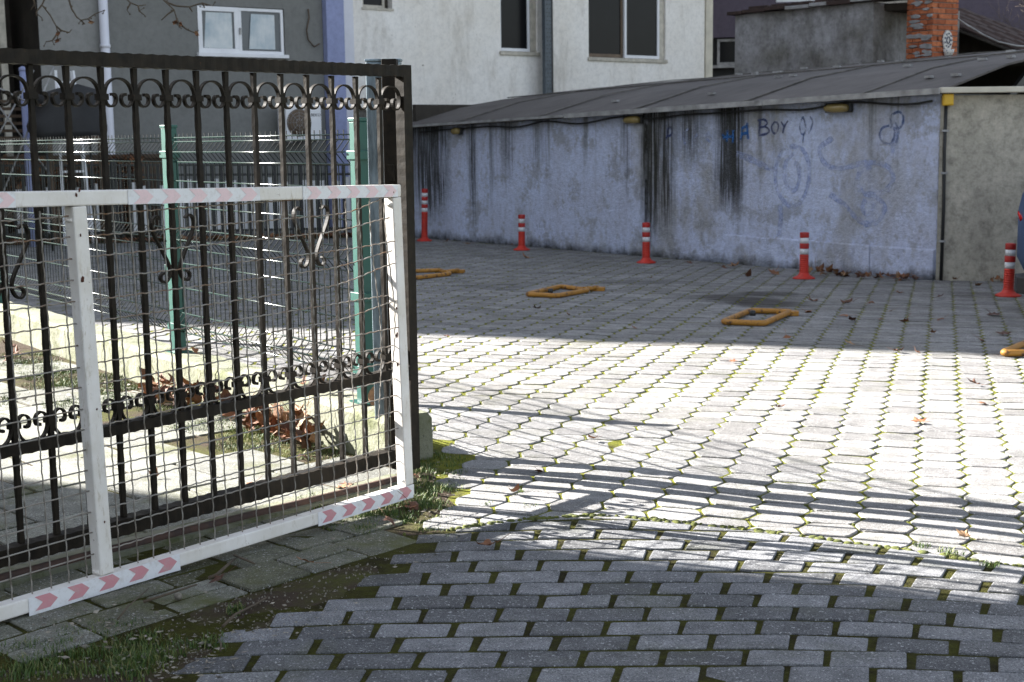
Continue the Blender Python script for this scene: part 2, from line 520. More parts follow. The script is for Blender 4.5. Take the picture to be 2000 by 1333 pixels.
def plaque():
    n = NT('painted_ceramic'); p = n.pos()
    v = n.ramp(n.voro(p, 34), [(.22, 1.), (.34, 0.)])
    return n.done(n.mix(v, (.55, .52, .48), (.05, .07, .12)), .35)
M['plaque'] = plaque()
M['carpaint'] = simple('metallic_blue_car_paint', (.10, .16, .30), .28, .5, var=.03, bump=0)
M['carplastic'] = simple('black_car_plastic', (.02, .02, .022), .6, bump=.05)
M['carred'] = simple('red_lamp_lens', (.50, .01, .012), .2, var=.05, bump=0)
M['wood'] = simple('brown_wood_slat', (.10, .065, .04), .8, scale=9, bump=.3)
M['cover'] = simple('black_cloth_cover', (.028, .028, .03), .8, bump=.3, scale=5)
M['paint_blue'] = simple('blue_spray_paint', (.05, .16, .40), .8, var=.2, scale=20, bump=0)
M['paint_dark'] = simple('dark_blue_spray_paint', (.05, .07, .16), .8, var=.2, scale=20, bump=0)
M['paint_grey'] = simple('dull_blue_grey_scribble', (.16, .20, .34), .9, var=.3, scale=20, bump=0)
def rubbed(name, c, lo=.42, hi=.62, op=.75):
    n = NT(name); p = n.pos(); n.done(c, .93, spec=.15)
    tr = n.n.new("ShaderNodeBsdfTransparent"); mx = n.n.new("ShaderNodeMixShader")
    f = n.math('MULTIPLY', n.ramp(n.noise(p, 9, 6, .75), [(lo, 0.), (hi, 1.)]), op)
    n.l.new(f, mx.inputs[0]); n.l.new(tr.outputs[0], mx.inputs[1]); n.l.new(n.b.outputs[0], mx.inputs[2])
    n.l.new(mx.outputs[0], n.out.inputs[0]); return n.m
M['paint_pale'] = rubbed('rubbed_pale_lilac_paint', (.44, .50, .72), .40, .64, .5)
M['paint_grey'] = rubbed('rubbed_blue_scribble', (.10, .16, .36), .36, .64, .6)
M['paint_blue'] = rubbed('rubbed_blue_spray', (.05, .16, .42), .34, .60, .7)
M['paint_dark'] = rubbed('rubbed_dark_spray', (.08, .10, .22), .32, .60, .75)

# ------------------------------------------------------------------ layout lines
GATE = Plane((-1.407, 3.91), (-0.419, 5.17))       # dark gate; x along it towards its free end
WHITE = Plane((-1.28, 3.55), (-0.345, 4.83))       # white mesh panel in front of it
WALL = Plane((-1.49, 21.3), (4.10, 13.7))          # long rendered garage wall
BORD = [G(u, v) for u, v in ((850, 1038), (1000, 1016), (1150, 1006), (1300, 1016), (1500, 1038), (1750, 1072), (2000, 1108), (2300, 1155))]
BORD = [(p.x, p.y) for p in BORD]
LEFTB = [(p.x, p.y) for p in (G(250, 1400), G(360, 1333), G(560, 1225), G(700, 1165), G(800, 1085), G(850, 1038))]

def interp(pts, x):
    if x <= pts[0][0]: i = 0
    elif x >= pts[-1][0]: i = len(pts) - 2
    else: i = max(k for k in range(len(pts) - 1) if pts[k][0] <= x)
    (x0, y0), (x1, y1) = pts[i], pts[i+1]
    return y0 + (y1 - y0) * (x - x0) / (x1 - x0)
def ybord(x): return interp(BORD, x)
def smooth(t): t = max(0, min(1, t)); return t * t * (3 - 2 * t)
def seg_side(pts, p):
    """signed distance to a polyline, positive on its left"""
    best = 1e9; val = 0
    for (ax, ay), (bx, by) in zip(pts, pts[1:]):
        dx, dy = bx - ax, by - ay; L = math.hypot(dx, dy)
        t = max(0, min(1, ((p[0]-ax)*dx + (p[1]-ay)*dy) / L / L))
        q = math.hypot(p[0]-ax-t*dx, p[1]-ay-t*dy)
        if q < best:
            best = q; val = q * (1 if (dx*(p[1]-ay) - dy*(p[0]-ax)) > 0 else -1)
    return val
def gq(x, y):
    """distance in front of the dark gate line (towards the camera)"""
    return -((Vector((x, y, 0)) - GATE.A).dot(GATE.n))
KW0, KW1 = Vector((-0.50, 5.42, 0)), Vector((-6.0, 12.95, 0))      # kerb wall front line
KD = (KW1 - KW0).normalized(); KN = Vector((-KD.y, KD.x, 0))      # KN points to the pavement side (left-near)
if KN.x > 0: KN = -KN
def kwq(x, y): return (Vector((x, y, 0)) - KW0).dot(KN)            # >0: on the gate side of the wall

# ------------------------------------------------------------------ ground sheets
def sheet(name, xs, yfun, ny, zf, m, kind='structure'):
    b = MB(); nx = len(xs)
    for x in xs:
        y0, y1 = yfun(x)
        for j in range(ny + 1):
            y = y0 + (y1 - y0) * (j / ny) ** 1.6
            b.v.append((x, y, zf(x, y)))
    for i in range(nx - 1):
        for j in range(ny):
            a = i * (ny + 1) + j
            b.f.append((a, a + ny + 1, a + ny + 2, a + 1)); b.sm.append(True)
    return b.build(name, m, kind=kind)
gx = [-300, -150, -80, -45, -28] + [-20 + i * .8 for i in range(51)] + [28, 45, 80, 150, 300]
sheet('ground', gx, lambda x: (-200, 400), 160, lambda x, y: (-0.013*x - 0.013*y) * min(1, 35 / max(1, math.hypot(x, y))) - 0.07, M['ground'])
def lot_y0(x):
    if x < -0.33: return 5.42 + (-0.33 - x) * 1.369
    if x < -0.18: return 5.42 + (x + .33) / .15 * (4.55 - 5.42)
    return ybord(x)
xs = [-16 + i * .5 for i in range(26)] + [-3 + i * .12 for i in range(26)] + [0.1 + i * .1 for i in range(30)] + [3.2 + i * .4 for i in range(14)]
lot = sheet('parking_lot', xs, lambda x: (lot_y0(x), 27), 110, lambda x, y: gz(x, y) - 0.0042 + (.0022 * mnoise.fractal(Vector((x*6, y*6, 5)), 1, 2, 3) if y < 8 and x > -1.2 else 0), M['joint'])
pavement = sheet('pavement', [-1.3 + i * .045 for i in range(90)], lambda x: (2.2, max(2.5, ybord(max(x, -.33)))), 90, lambda x, y: gz(x, y) - 0.0036 + .0010 * mnoise.fractal(Vector((x*13, y*13, 2)), 1, 2, 3), M['bjoint'])
path = sheet('path', [-9 + i * .25 for i in range(24)] + [-3 + i * .09 for i in range(32)], lambda x: (2.2, max(2.6, lot_y0(x) + .02) if x < -.33 else 5.4), 60,
             lambda x, y: gz(x, y) - 0.0075, M['soil'])

# ------------------------------------------------------------------ paving pieces
def clip_half(poly, a, b):
    """keep what is left of a->b"""
    out = []
    def sd(p): return (b[0]-a[0]) * (p[1]-a[1]) - (b[1]-a[1]) * (p[0]-a[0])
    for i in range(len(poly)):
        p, q = poly[i], poly[(i+1) % len(poly)]
        sp, sq = sd(p), sd(q)
        if sp >= 0: out.append(p)
        if (sp >= 0) != (sq >= 0):
            t = sp / (sp - sq)
            out.append((p[0] + (q[0]-p[0]) * t, p[1] + (q[1]-p[1]) * t))
    return out
def area(poly):
    return abs(sum(poly[i][0]*poly[(i+1) % len(poly)][1] - poly[(i+1) % len(poly)][0]*poly[i][1] for i in range(len(poly)))) / 2
def inset(poly, d):
    cx = sum(p[0] for p in poly) / len(poly); cy = sum(p[1] for p in poly) / len(poly)
    o = []
    for x, y in poly:
        r = math.hypot(x-cx, y-cy) or 1
        k = max(0.5, 1 - d * 1.3 / r); o.append((cx + (x-cx)*k, cy + (y-cy)*k))
    return o
def piece_geo(poly, top, b=None, bev=0.0026, h=0.016, T=None):
    b = b or MB(); n = len(poly)
    ins = inset(poly, bev)
    vs_ = [(x, y, top) for x, y in ins] + [(x, y, top - bev * .8) for x, y in poly] + [(x, y, top - h) for x, y in poly]
    if T: vs_ = [T @ Vector(q) for q in vs_]
    fs_ = [tuple(range(n))]
    for i in range(n):
        j = (i+1) % n
        fs_ += [(i, n+i, n+j, j), (n+i, 2*n+i, 2*n+j, n+j)]
    return b.add(vs_, fs_)
def slope_q(x, y, amt=0.006):
    e = .05
    nrm = Vector((-(gz(x+e, y) - gz(x-e, y)) / (2*e) + rnd.gauss(0, amt), -(gz(x, y+e) - gz(x, y-e)) / (2*e) + rnd.gauss(0, amt), 1)).normalized()
    return Vector((0, 0, 1)).rotation_difference(nrm)
_cache = {}
def chip(poly):
    """round the corners of a local polygon a little, unevenly"""
    out = []
    n = len(poly)
    for i in range(n):
        p = Vector(poly[i]); a = Vector(poly[i-1]); c = Vector(poly[(i+1) % n])
        for q in (a, c):
            L = (q-p).length
            t = min(.3, rnd.uniform(.0022, .0055) / max(L, .001))
            r = p + (q-p) * t
            out.append((r.x, r.y))
    return out
def place_piece(name, parent, local, cx, cy, rz, m, key=None, dz=0.0015, amt=0.006, lift=0.0):
    me = None
    if key is not None and key in _cache: me = _cache[key]
    if me is None:
        me = piece_geo(local, 0.0).mesh(name); me.materials.append(m)
        if key is not None: _cache[key] = me
    o = bpy.data.objects.new(name, me); COL.objects.link(o); o.parent = parent
    o.rotation_mode = 'QUATERNION'
    o.rotation_quaternion = slope_q(cx, cy, amt) @ Matrix.Rotation(rz, 3, 'Z').to_quaternion()
    o.location = (cx, cy, gz(cx, cy) + rnd.uniform(-dz, dz) + lift)
    return o
def px_of(x, y, z):
    d = Vector((x, y, z)) - CAM
    w_ = d.dot(Fv)
    if w_ < .2: return (9999, 9999)
    return (CX + F_PX * d.dot(Rv) / w_, CY - F_PX * d.dot(Uv) / w_)

# hexagonal pavers of the parking lot
HEX = []
for sx, sy, rev in ((1, 1, 0), (-1, 1, 1), (-1, -1, 0), (1, -1, 1)):
    q = [(.0905, .008), (.0730, .061), (.058, .0777)]
    HEX += [(sx*a, sy*b) for a, b in (reversed(q) if rev else q)]
ang = math.atan2(-.29, .957)
e1 = Vector((math.cos(ang), math.sin(ang))); e2 = Vector((-math.sin(ang), math.cos(ang)))
O = Vector((0.35, 4.6))
cells = []
for i in range(-90, 60):
    for j in range(-60, 150):
        c = O + e1 * (.170 * i) + e2 * (.1625 * j + (.08125 if i % 2 else 0))
        if c.y < 3.6 or c.y > 25 or (kwq(c.x, c.y) > -.30 and c.y > 5.35): continue
        wq = (Vector((c.x, c.y, 0)) - WALL.A)
        if wq.dot(WALL.n) > -.02 and wq.dot(WALL.d) > -.1 and wq.dot(WALL.d) < 9.5: continue
        if c.x > 4.1 and c.y > 13.75 - (c.x - 4.1) * .1: continue
        u, v = px_of(c.x, c.y, gz(c.x, c.y))
        if u < -260 or u > 2260 or v > 1500: continue
        yb = ybord(max(c.x, -.33))
        if c.y < yb - .09: continue
        if c.y < 5.9 and c.x < -.22 - (c.y - 4.45) * .10 + .03 * math.sin(c.y * 9): continue
        cells.append((c.y, c.x, yb))
cells.sort()
keep, far = cells[:300], cells[300:]
for y, x, yb in keep:
    if y < yb + .12:
        a = Vector((x - .2, ybord(x - .2) + .006)); b_ = Vector((x + .2, ybord(x + .2) + .006))
        R = Matrix.Rotation(ang, 2)
        wp = [(R @ Vector(p)) + Vector((x, y)) for p in HEX]
        wp = clip_half([(p.x, p.y) for p in wp], a, b_)
        if len(wp) < 3 or area(wp) < .002: continue
        place_piece('paver', lot, [(p[0]-x, p[1]-y) for p in wp], x, y, 0, M['hex'], None, .002, .009)
    else:
        place_piece('paver', lot, HEX, x, y, ang + rnd.gauss(0, .012), M['hex'], 'hex', .0022, .009)
b = MB()
Rq = Matrix.Rotation(ang, 4, 'Z') @ Matrix.Diagonal((.965, .945, 1, 1))
for y, x, yb in far:
    T = Matrix.Translation((x + rnd.gauss(0, .0015), y + rnd.gauss(0, .0015), gz(x, y) + rnd.uniform(-.002, .002))) @ slope_q(x, y, .009).to_matrix().to_4x4() @ Rq
    if y > 11: piece = [HEX[k] for k in (0, 1, 2, 3, 4, 5, 6, 7, 8, 9, 10, 11)]
    else: piece = HEX
    piece_geo(piece, 0.0, b, T=T)
b.build('paver', M['hex'], lot, kind='stuff')

# bricks of the pavement
def kv(v): return max(.06, .08 + .09 * (v - 3.3))
off = 0.0
for j in range(-5, 21):
    v = 2.92 + .112 * j
    off = (off + .097 + rnd.uniform(-.016, .016)) % .194
    for i in range(-12, 16):
        u = i * .194 + off
        x = u + .2 * (v - 3.3); y = v - kv(v) * (x - .3) ** 2
        if x < -1.1 or x > 2.3: continue
        pu, pv = px_of(x, y, gz(x, y))
        if pu < -100 or pu > 2250 or pv > 1450: continue
        if y > ybord(x) + .06: continue
        sl = math.atan(-2 * kv(v) * (x - .3))
        s_left = seg_side(LEFTB, (x, y))
        if s_left > .05 + .05 * mnoise.noise(Vector((x * 9, y * 9, 1))): continue
        hw, hh = .0890 + rnd.uniform(-.004, .002), .0472 + rnd.uniform(-.0012, .001)
        loc = [(-hw, -hh), (hw, -hh), (hw, hh), (-hw, hh)]
        sk = .2
        loc = [(a + b_ * sk, b_) for a, b_ in loc]
        rz = sl + rnd.gauss(0, .008)
        lift = 0 if s_left < 0 else -s_left * .05
        if y > ybord(x) - .11:
            R = Matrix.Rotation(rz, 2)
            wp = [(R @ Vector(p)) + Vector((x, y)) for p in loc]
            a = Vector((x + .2, ybord(x + .2) - .008)); b_ = Vector((x - .2, ybord(x - .2) - .008))
            wp = clip_half([(p.x, p.y) for p in wp], a, b_)
            if len(wp) < 3 or area(wp) < .0022: continue
            place_piece('brick', pavement, [(p[0]-x, p[1]-y) for p in wp], x, y, 0, M['brick'])
        else:
            k = rnd.randrange(24)
            key = ('brick', k)
            if key in _cache: place_piece('brick', pavement, None, x, y, rz, M['brick'], key, .0022, .011, lift)
            else: place_piece('brick', pavement, chip(loc), x, y, rz, M['brick'], key, .0022, .011, lift)

# slabs between gate and kerb wall, and the mossy ones in front of the gate
g1 = GATE.d; g2 = Vector((.69, -.72, 0)).normalized()
def slabs(m, pa, pb, test, gap, dz, amt, stag=.5, orig=Vector((-1.0, 4.2, 0)), ea=g1, eb=g2):
    for j in range(-26, 26):
        for i in range(-34, 34):
            c = orig + ea * (pa * (i + (stag if j % 2 else 0))) + eb * (pb * j)
            if not test(c): continue
            qa, qb = pa/2 - gap/2, pb/2 - gap/2
            loc = []
            split = (pb > .19 and pb < .3 and rnd.random() < .45)
            rows = [(-qb, -gap/2), (gap/2, qb)] if split else [(-qb, qb)]
            for (lo, hi) in rows:
                loc = [ea * s + eb * t for s, t in ((-qa, lo), (-qa, hi), (qa, hi), (qa, lo))]
                loc = [(p.x, p.y) for p in loc]
                if (loc[1][0]-loc[0][0])*(loc[2][1]-loc[1][1]) - (loc[1][1]-loc[0][1])*(loc[2][0]-loc[1][0]) < 0: loc.reverse()
                place_piece('slab', path, chip(loc), c.x, c.y, 0, m, None, dz, amt)
def t_back(c):
    if not (gq(c.x, c.y) < -.22 and kwq(c.x, c.y) > .17 and c.y < 11): return False
    u, v = px_of(c.x, c.y, -.05)
    if u < -350: return False
    if kwq(c.x, c.y) < .5 and mnoise.noise(Vector((c.x*1.3, c.y*1.3, 4))) > -.05 and c.y > 5.6: return False
    return True
slabs(M['slab'], .40, .40, t_back, .018, .003, .006)
def t_front(c):
    q = gq(c.x, c.y)
    u, v = px_of(c.x, c.y, -.05)
    lim = .70 + .06 * mnoise.noise(Vector((c.x*3, c.y*3, 2))) - max(0, (-.9 - c.x)) * .35
    if c.y > 4.62: return False
    return .10 < q < lim and -200 < u < 900 and v < 1500 and seg_side(LEFTB, (c.x, c.y)) > .1
slabs(M['slabfront'], .235, .205, t_front, .012, .004, .011, .5)

# soil and grass verge
def soil_h(x, y):
    q = gq(x, y); s = seg_side(LEFTB + [(-.17, 4.9), (-.26, 5.3), (-.36, 5.7)], (x, y))
    lim = .68 - max(0, (-.9 - x)) * .35
    w = min(smooth((q - lim + .22) / .3), smooth((s + .05) / .13))
    if y > 4.5: w = max(w, min(smooth((y - 4.45) / .2), smooth((s + .03) / .1)) * smooth((q + .18) / .12))
    n_ = mnoise.fractal(Vector((x*4, y*4, .5)), 1, 2, 5)
    n2 = mnoise.noise(Vector((x*28, y*28, 3)))
    w2 = w * (0.75 + .45 * n_)
    return gz(x, y) - .028 + .036 * w2 + .003 * n2 * w
b = MB(); N1, N2 = 150, 210
for i in range(N1 + 1):
    for j in range(N2 + 1):
        x = -1.75 + 1.65 * i / N1; y = 2.7 + 3.2 * j / N2
        b.v.append((x, y, soil_h(x, y)))
for i in range(N1):
    for j in range(N2):
        a = i * (N2+1) + j
        b.f.append((a, a+N2+1, a+N2+2, a+1)); b.sm.append(True)
b.build('soil', M['soil'], kind='structure')

# ------------------------------------------------------------------ garage: wall, side wall, roof
def wall_mat():
    n = NT('weathered_blue_render'); o = n.obj(); X, Y, Z = n.sep(o)
    base = n.mix(n.ramp(n.noise(o, 1.1, 6, .6), [(.35, 0.), (.6, 1.)]), (.62, .65, .80), (.70, .76, .97))
    cem = n.ramp(n.noise(n.mapping(o, (1, 1, .6), (0, 0, 0), (3, 0, 0)), 1.0, 7, .68), [(.50, 0.), (.60, 1.)])
    zone = n.ramp(n.math('MULTIPLY', X, .1), [(.20, .2), (.5, .75), (.72, .9), (.95, .45)])
    base = n.mix(n.math('MULTIPLY', cem, zone), base, (.44, .43, .43))
    ck = n.ramp(n.noise(n.mapping(o, (2.2, 1, 2.0), (0, 0, 0), (7, 1, 2)), 1.0, 8, .75), [(.52, 0.), (.58, 1.)])
    base = n.mix(n.math('MULTIPLY', ck, .55), base, (.33, .325, .33))
    # streaks of run-off under the eave
    sn = n.noise(n.mapping(o, (5.5, 1, .22)), 1, 4, .65)
    sfine = n.noise(n.mapping(o, (26, 1, .5)), 1, 3, .6)
    grad = n.ramp(n.math('MULTIPLY', n.math('ADD', Z, .3), .55), [(.25, .0), (.6, .35), (.98, 1.)])
    streak = n.math('MULTIPLY', n.ramp(n.math('MULTIPLY', n.math('ADD', sn, n.math('MULTIPLY', sfine, .35)), .74), [(.52, 0.), (.62, 1.)]), grad)
    base = n.mix(n.math('MULTIPLY', streak, .7), base, (.10, .10, .09))
    for u, wd, z0, z1, st in ((842, .46, -.1, 1.35, 2.4), (812, .16, .2, 1.4, 1.3), (924, .10, -.3, 1.5, 1.2), (960, .05, .1, 1.2, .7), (994, .16, .55, 1.5, .9), (1050, .15, .7, 1.4, .7),
                              (1228, .05, .3, 1.5, 1.1), (1271, .15, -.3, 1.5, 2.2), (1298, .18, -.1, 1.3, 1.6), (1345, .3, .75, 1.7, 1.2), (1424, .23, .3, 1.3, 2.6), (1440, .1, 0, 1.1, .7)):
        s0, _ = WALL.hit(u, 350)
        dx = n.math('ABSOLUTE', n.math('SUBTRACT', n.math('ADD', X, n.math('MULTIPLY', n.math('SUBTRACT', n.noise(o, 3, 3), .5), .12)), s0))
        mk = n.math('SUBTRACT', 1.0, n.math('DIVIDE', dx, wd * 1.25), True)
        zr = n.math('MULTIPLY', n.math('DIVIDE', n.math('SUBTRACT', Z, z0), (z1 - z0) * .45), 1.0, True)
        nz = n.ramp(n.noise(n.mapping(o, (34, 1, .7)), 1, 6, .75), [(.40, .12), (.56, 1.)])
        f = n.math('MULTIPLY', n.math('MULTIPLY', n.math('MULTIPLY', mk, zr), nz), st, True)
        base = n.mix(n.math('MULTIPLY', f, .93), base, (.04, .038, .028))
    # ragged dark band along the foot
    foot = n.ramp(n.math('ADD', n.math('ADD', Z, .36), n.math('MULTIPLY', n.math('SUBTRACT', n.noise(o, 4, 5, .7), .5), .35)), [(.10, 1.), (.24, 0.)])
    base = n.mix(n.math('MULTIPLY', foot, .9), base, (.035, .034, .025))
    base = n.mix(1., base, n.ramp(n.noise(n.mapping(o, (1, 1, .8)), 16, 7, .78), [(.3, .68), (.5, 1.0), (.7, 1.18)]), 'MULTIPLY')
    cr = n.ramp(n.noise(o, 46, 5, .75, 1.2), [(.30, 1.), (.35, 0.)])
    base = n.mix(n.math('MULTIPLY', cr, .5), base, (.10, .10, .11))
    n.bump(n.math('ADD', n.noise(o, 28, 6, .7), n.math('MULTIPLY', n.noise(o, 90, 3), .4)), 1.0, .04)
    return n.done(base, .93, spec=.15)
M['wall'] = wall_mat()
garage = thing('garage', 'long low garage with streaked blue wall and grey sheet roof', 'garage', (WALL.A.x, WALL.A.y, 0), WALL.rz)
L = WALL.L
def eave(s): return 1.345 + (1.545 - 1.345) * s / L
ZB = -.75
s1, _ = WALL.hit(1229, 350); s2, _ = WALL.hit(1264, 350)
def wallpiece(name, sa, sb, thick, nseg=24):
    b = MB(); n_ = nseg
    # sheet with slightly uneven face (front at y=-thick), closed box
    vs_ = []; zN = 10
    for i in range(n_ + 1):
        s_ = sa + (sb - sa) * i / n_
        for k in range(zN + 1):
            z = ZB + (eave(s_) - ZB) * k / zN
            vs_.append((s_, -thick + .012 * mnoise.noise(Vector((s_ * 1.4, z * 1.9, 7))), z))
    fs_ = []
    for i in range(n_):
        for k in range(zN):
            a = i * (zN+1) + k
            fs_.append((a, a+zN+1, a+zN+2, a+1))
    b.add(vs_, fs_, True)
    o = len(b.v)
    for s_ in (sa, sb):
        b.v += [(s_, -thick, ZB), (s_, .2, ZB), (s_, .2, eave(s_)), (s_, -thick, eave(s_))]
    b.f += [(o, o+3, o+2, o+1), (o+4, o+5, o+6, o+7), (o+3, o+7, o+6, o+2), (o+1, o+2, o+6, o+5)]
    b.sm += [False] * 4
    return b.build(name, M['wall'], garage)
wallpiece('wall', -.3, s1, 0.0)
wallpiece('pilaster', s1 + .003, s2 - .003, .035, 4)
wallpiece('wall', s2, L, 0.0)
# low plinth band at the near end of the wall
sp, _ = WALL.hit(1420, 500)
b = MB(); s5, _ = WALL.hit(1703, 500)
for a, c in ((sp, s5 - .012), (s5, L - .01)):
    b2 = MB(); pts = []
    n_ = 16
    for i in range(n_ + 1):
        s_ = a + (c - a) * i / n_
        zt = .085 + .012 * mnoise.noise(Vector((s_ * 3, 1, 1))) - .02 * (s_ - sp) / (L - sp)
        for (y_, z_) in ((-.03, ZB), (-.03, zt - .012), (-.018, zt), (0.02, zt)):
            pts.append((s_, y_, z_))
    fs_ = [(i*4+k, (i+1)*4+k, (i+1)*4+k+1, i*4+k+1) for i in range(n_) for k in range(3)]
    fs_ += [(0, 1, 2, 3), (n_*4+3, n_*4+2, n_*4+1, n_*4)]
    b2.add(pts, fs_); b2.build('plinth', M['wall'], garage)
# right-hand side wall
SIDE = Plane((4.10, 13.7), (9.0, 13.2))
sw = MB()
def sidel(a, bq, z):
    p = SIDE.w(a, bq, z) - WALL.A
    return (p.dot(WALL.d), p.dot(WALL.n), z)
vs_ = []; n_, zN = 30, 10
for i in range(n_ + 1):
    for k in range(zN + 1):
        a = .005 + 6 * i / n_; z = ZB + (1.53 - ZB) * k / zN
        vs_.append(sidel(a, -.0 + .02 * mnoise.noise(Vector((a * 2, z * 2, 3))), z))
fs_ = []
for i in range(n_):
    for k in range(zN):
        a = i * (zN+1) + k; fs_.append((a, a+zN+1, a+zN+2, a+1))
sw.add(vs_, fs_, True)
sw.add([sidel(.02, .2, ZB), sidel(6, .2, ZB), sidel(6, .2, 1.53), sidel(.02, .2, 1.53), sidel(.02, .02, 1.53), sidel(6, .02, 1.53)], [(0, 3, 2, 1), (3, 4, 5, 2)])
sw.build('side_wall', M['beige'], garage, label='rough beige side wall of the garage')
q0 = sidel(-.02, -.075, 0); q1 = sidel(6, -.075, 0)
b = MB(); b.bar((q0[0], q0[1], 1.578), (q1[0], q1[1], 1.555), .13, .055)
b.build('gutter', M['cream'], garage, bevel=.008, label='cream gutter strip over the side wall')
# roof: bent sheet, five strips across, panels along
prof = [(-.16, 0.0), (0.0, .035), (1.0, .29), (2.0, .44), (3.0, .55), (4.0, .64), (5.0, .70)]
def roof_z(s_, w_):
    for (a, za), (c, zc) in zip(prof, prof[1:]):
        if w_ <= c + 1e-6:
            return eave(s_) + .02 + za + (zc - za) * (w_ - a) / (c - a) - .0 * s_
    return eave(s_) + .72
# local across direction: perpendicular in plan is -y?  the roof goes away from the camera
NW = 1.0
cuts = [-.35, 1.4, 3.3, 5.1, 6.9, 8.55, L + .05]
wbands = [(-.16, 2.05), (2.06, 5.0)]
for (sa, sb) in zip(cuts, cuts[1:]):
    for (wa, wb_) in wbands:
        b = MB(); ws = sorted(set([wa, wb_] + [p[0] for p in prof if wa < p[0] < wb_]))
        ni = 6; vs_ = []
        for i in range(ni + 1):
            s_ = sa + .006 + (sb - sa - .012) * i / ni
            for w_ in ws:
                zz = roof_z(s_, w_) + .012 * mnoise.noise(Vector((s_, w_, 2)))
                vs_.append((s_, w_ * NW, zz))
        m_ = len(ws); N_ = len(vs_)
        vs_ += [(x, y, z - .02) for x, y, z in vs_]
        fs_ = []
        for i in range(ni):
            for k in range(m_ - 1):
                a = i*m_+k
                fs_ += [(a, a+m_, a+m_+1, a+1), (N_+a, N_+a+1, N_+a+m_+1, N_+a+m_)]
        for k in range(m_ - 1):
            fs_ += [(k, k+1, N_+k+1, N_+k), (ni*m_+k+1, ni*m_+k, N_+ni*m_+k, N_+ni*m_+k+1)]
        for i in range(ni):
            fs_ += [(i*m_, N_+i*m_, N_+(i+1)*m_, (i+1)*m_), (i*m_+m_-1, (i+1)*m_+m_-1, N_+(i+1)*m_+m_-1, N_+i*m_+m_-1)]
        b.add(vs_, fs_); b.build('roof_panel', M['roof'], garage)
for s_ in cuts[1:-1]:
    b = MB(); b.ribbon([(s_, w_, roof_z(s_, w_) + .014) for w_ in (-.14, .1, .5, 1, 1.5, 2, 3, 4, 4.95)], .012, .045, (1, 0, 0)); b.build('seam', M['seam'], garage)
b = MB(); b.ribbon([(s_, 2.055, roof_z(s_, 2.055) + .016) for s_ in (-.3, 1, 2, 4, 6, 8, L)], .012, .04, (0, 1, 0)); b.build('seam', M['seam'], garage)
cl = MB()
for k in range(26):
    s_, w_ = rnd.uniform(3, L), rnd.choice([.5, 1.5, 2.6, 3.5, 4.4])
    cl.box((s_, w_, roof_z(s_, w_) + .02), (.09, .05, .025), rnd.uniform(-.3, .3))
cl.build('sheet_clip', M['trim'], garage, kind='stuff')
for a, c in ((-.35, 3.9), (3.92, 7.3), (7.31, L - .05)):
    c = c + (.17 if c > L - .2 else 0)
    b = MB(); b.bar((a, -.175, eave(a) + .022), (c, -.175, eave(c) + .022), .02, .055 if a > 3 else .03)
    b.build('roof_trim', M['trim'], garage)
# rear and dark inside under the roof
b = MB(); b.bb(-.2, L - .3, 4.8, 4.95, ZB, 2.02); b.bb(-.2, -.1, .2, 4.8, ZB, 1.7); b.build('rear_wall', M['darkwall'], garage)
b = MB(); b.bar((L - .1, 0.3, 1.5), (L - .1, 4.9, 1.5), .06, .1)
for y_ in (1.2, 2.3, 3.4): b.bar((L - .1, y_, 1.5), (L - .1, y_ + .5, roof_z(L, y_ + .5) - .05), .05, .07)
b.build('roof_truss', M['darkmetal'], garage)
# cable run under the eave
def cable(name, pts, r, m, parent, n=6): return MB().tube(pts, r, n).build(name, m, parent)
pts = []
for i in range(60):
    s_ = .4 + (L - .45) * i / 59
    pts.append((s_, -.055, eave(s_) - .03 - .035 * abs(math.sin(s_ * 1.9)) - .015 * math.sin(s_ * 5)))
cbl = cable('cable', pts, .012, M['black'], None); cbl.location = garage.location; cbl.rotation_euler = garage.rotation_euler
tag(cbl, 'black sagging cable run under the garage eave', 'cable')
# conduit and junction box at the corner
cx_, cy_ = sidel(.05, -.03, 0)[:2]
def wloc(p): 
    q = Matrix.Rotation(WALL.rz, 3, 'Z') @ Vector((p[0], p[1], 0)) + WALL.A
    return q
t = thing('conduit', 'black vertical conduit down the garage corner from yellow box', 'conduit', wloc((cx_, cy_)), SIDE.rz)
MB().tube([(0, 0, gz(4.1, 13.7)), (0.004, -.004, .5), (-.004, 0, 1.0), (0, 0, 1.46)], .017, 8).build('pipe', M['black'], t)
for z in (.15, .8, 1.2): MB().box((0, 0, z), (.06, .045, .02)).build('clip', M['trim'], t)
t = thing('junction_box', 'yellow junction box at garage corner below the gutter', 'junction box', wloc((cx_ , cy_)) + Vector((0, 0, 1.49)), SIDE.rz)
MB().box((0.01, -.02, 0), (.10, .07, .11)).build('box', M['boxyellow'], t, bevel=.008)
MB().box((0.01, -.06, 0), (.085, .012, .095)).build('lid', M['boxyellow'], t, bevel=.005)
# three bulkhead lamps
lamps = [(900, 256, 'small round yellowed wall lamp at far end of garage wall'), (1245, 234, 'yellowed bulkhead lamp above the wall pilaster'), (1645, 211, 'long yellowed bulkhead lamp nearest the garage corner')]
for (u, v, lab) in lamps:
    s_, z_ = WALL.hit(u, v)
    wd = .19 if u < 1000 else .30 if u < 1500 else .34
    t = thing('wall_lamp', lab, 'wall lamp', WALL.w(s_, -.03, z_), WALL.rz, 'bulkhead lamps on the garage wall')
    MB().box((0, -.02, .0), (wd, .05, .10)).build('housing', M['darkmetal'], t, bevel=.012)
    pr = [(x * wd * .46, ) for x in (-1, -.9, -.6, 0, .6, .9, 1)]
    b = MB(); b.tube([(x * wd * .45, -.06, -.005) for x in (-1, -.93, -.6, 0, .6, .93, 1)], [.012, .032, .045, .047, .045, .032, .012], 12)
    b.build('glass_cover', M['lampglass'], t)
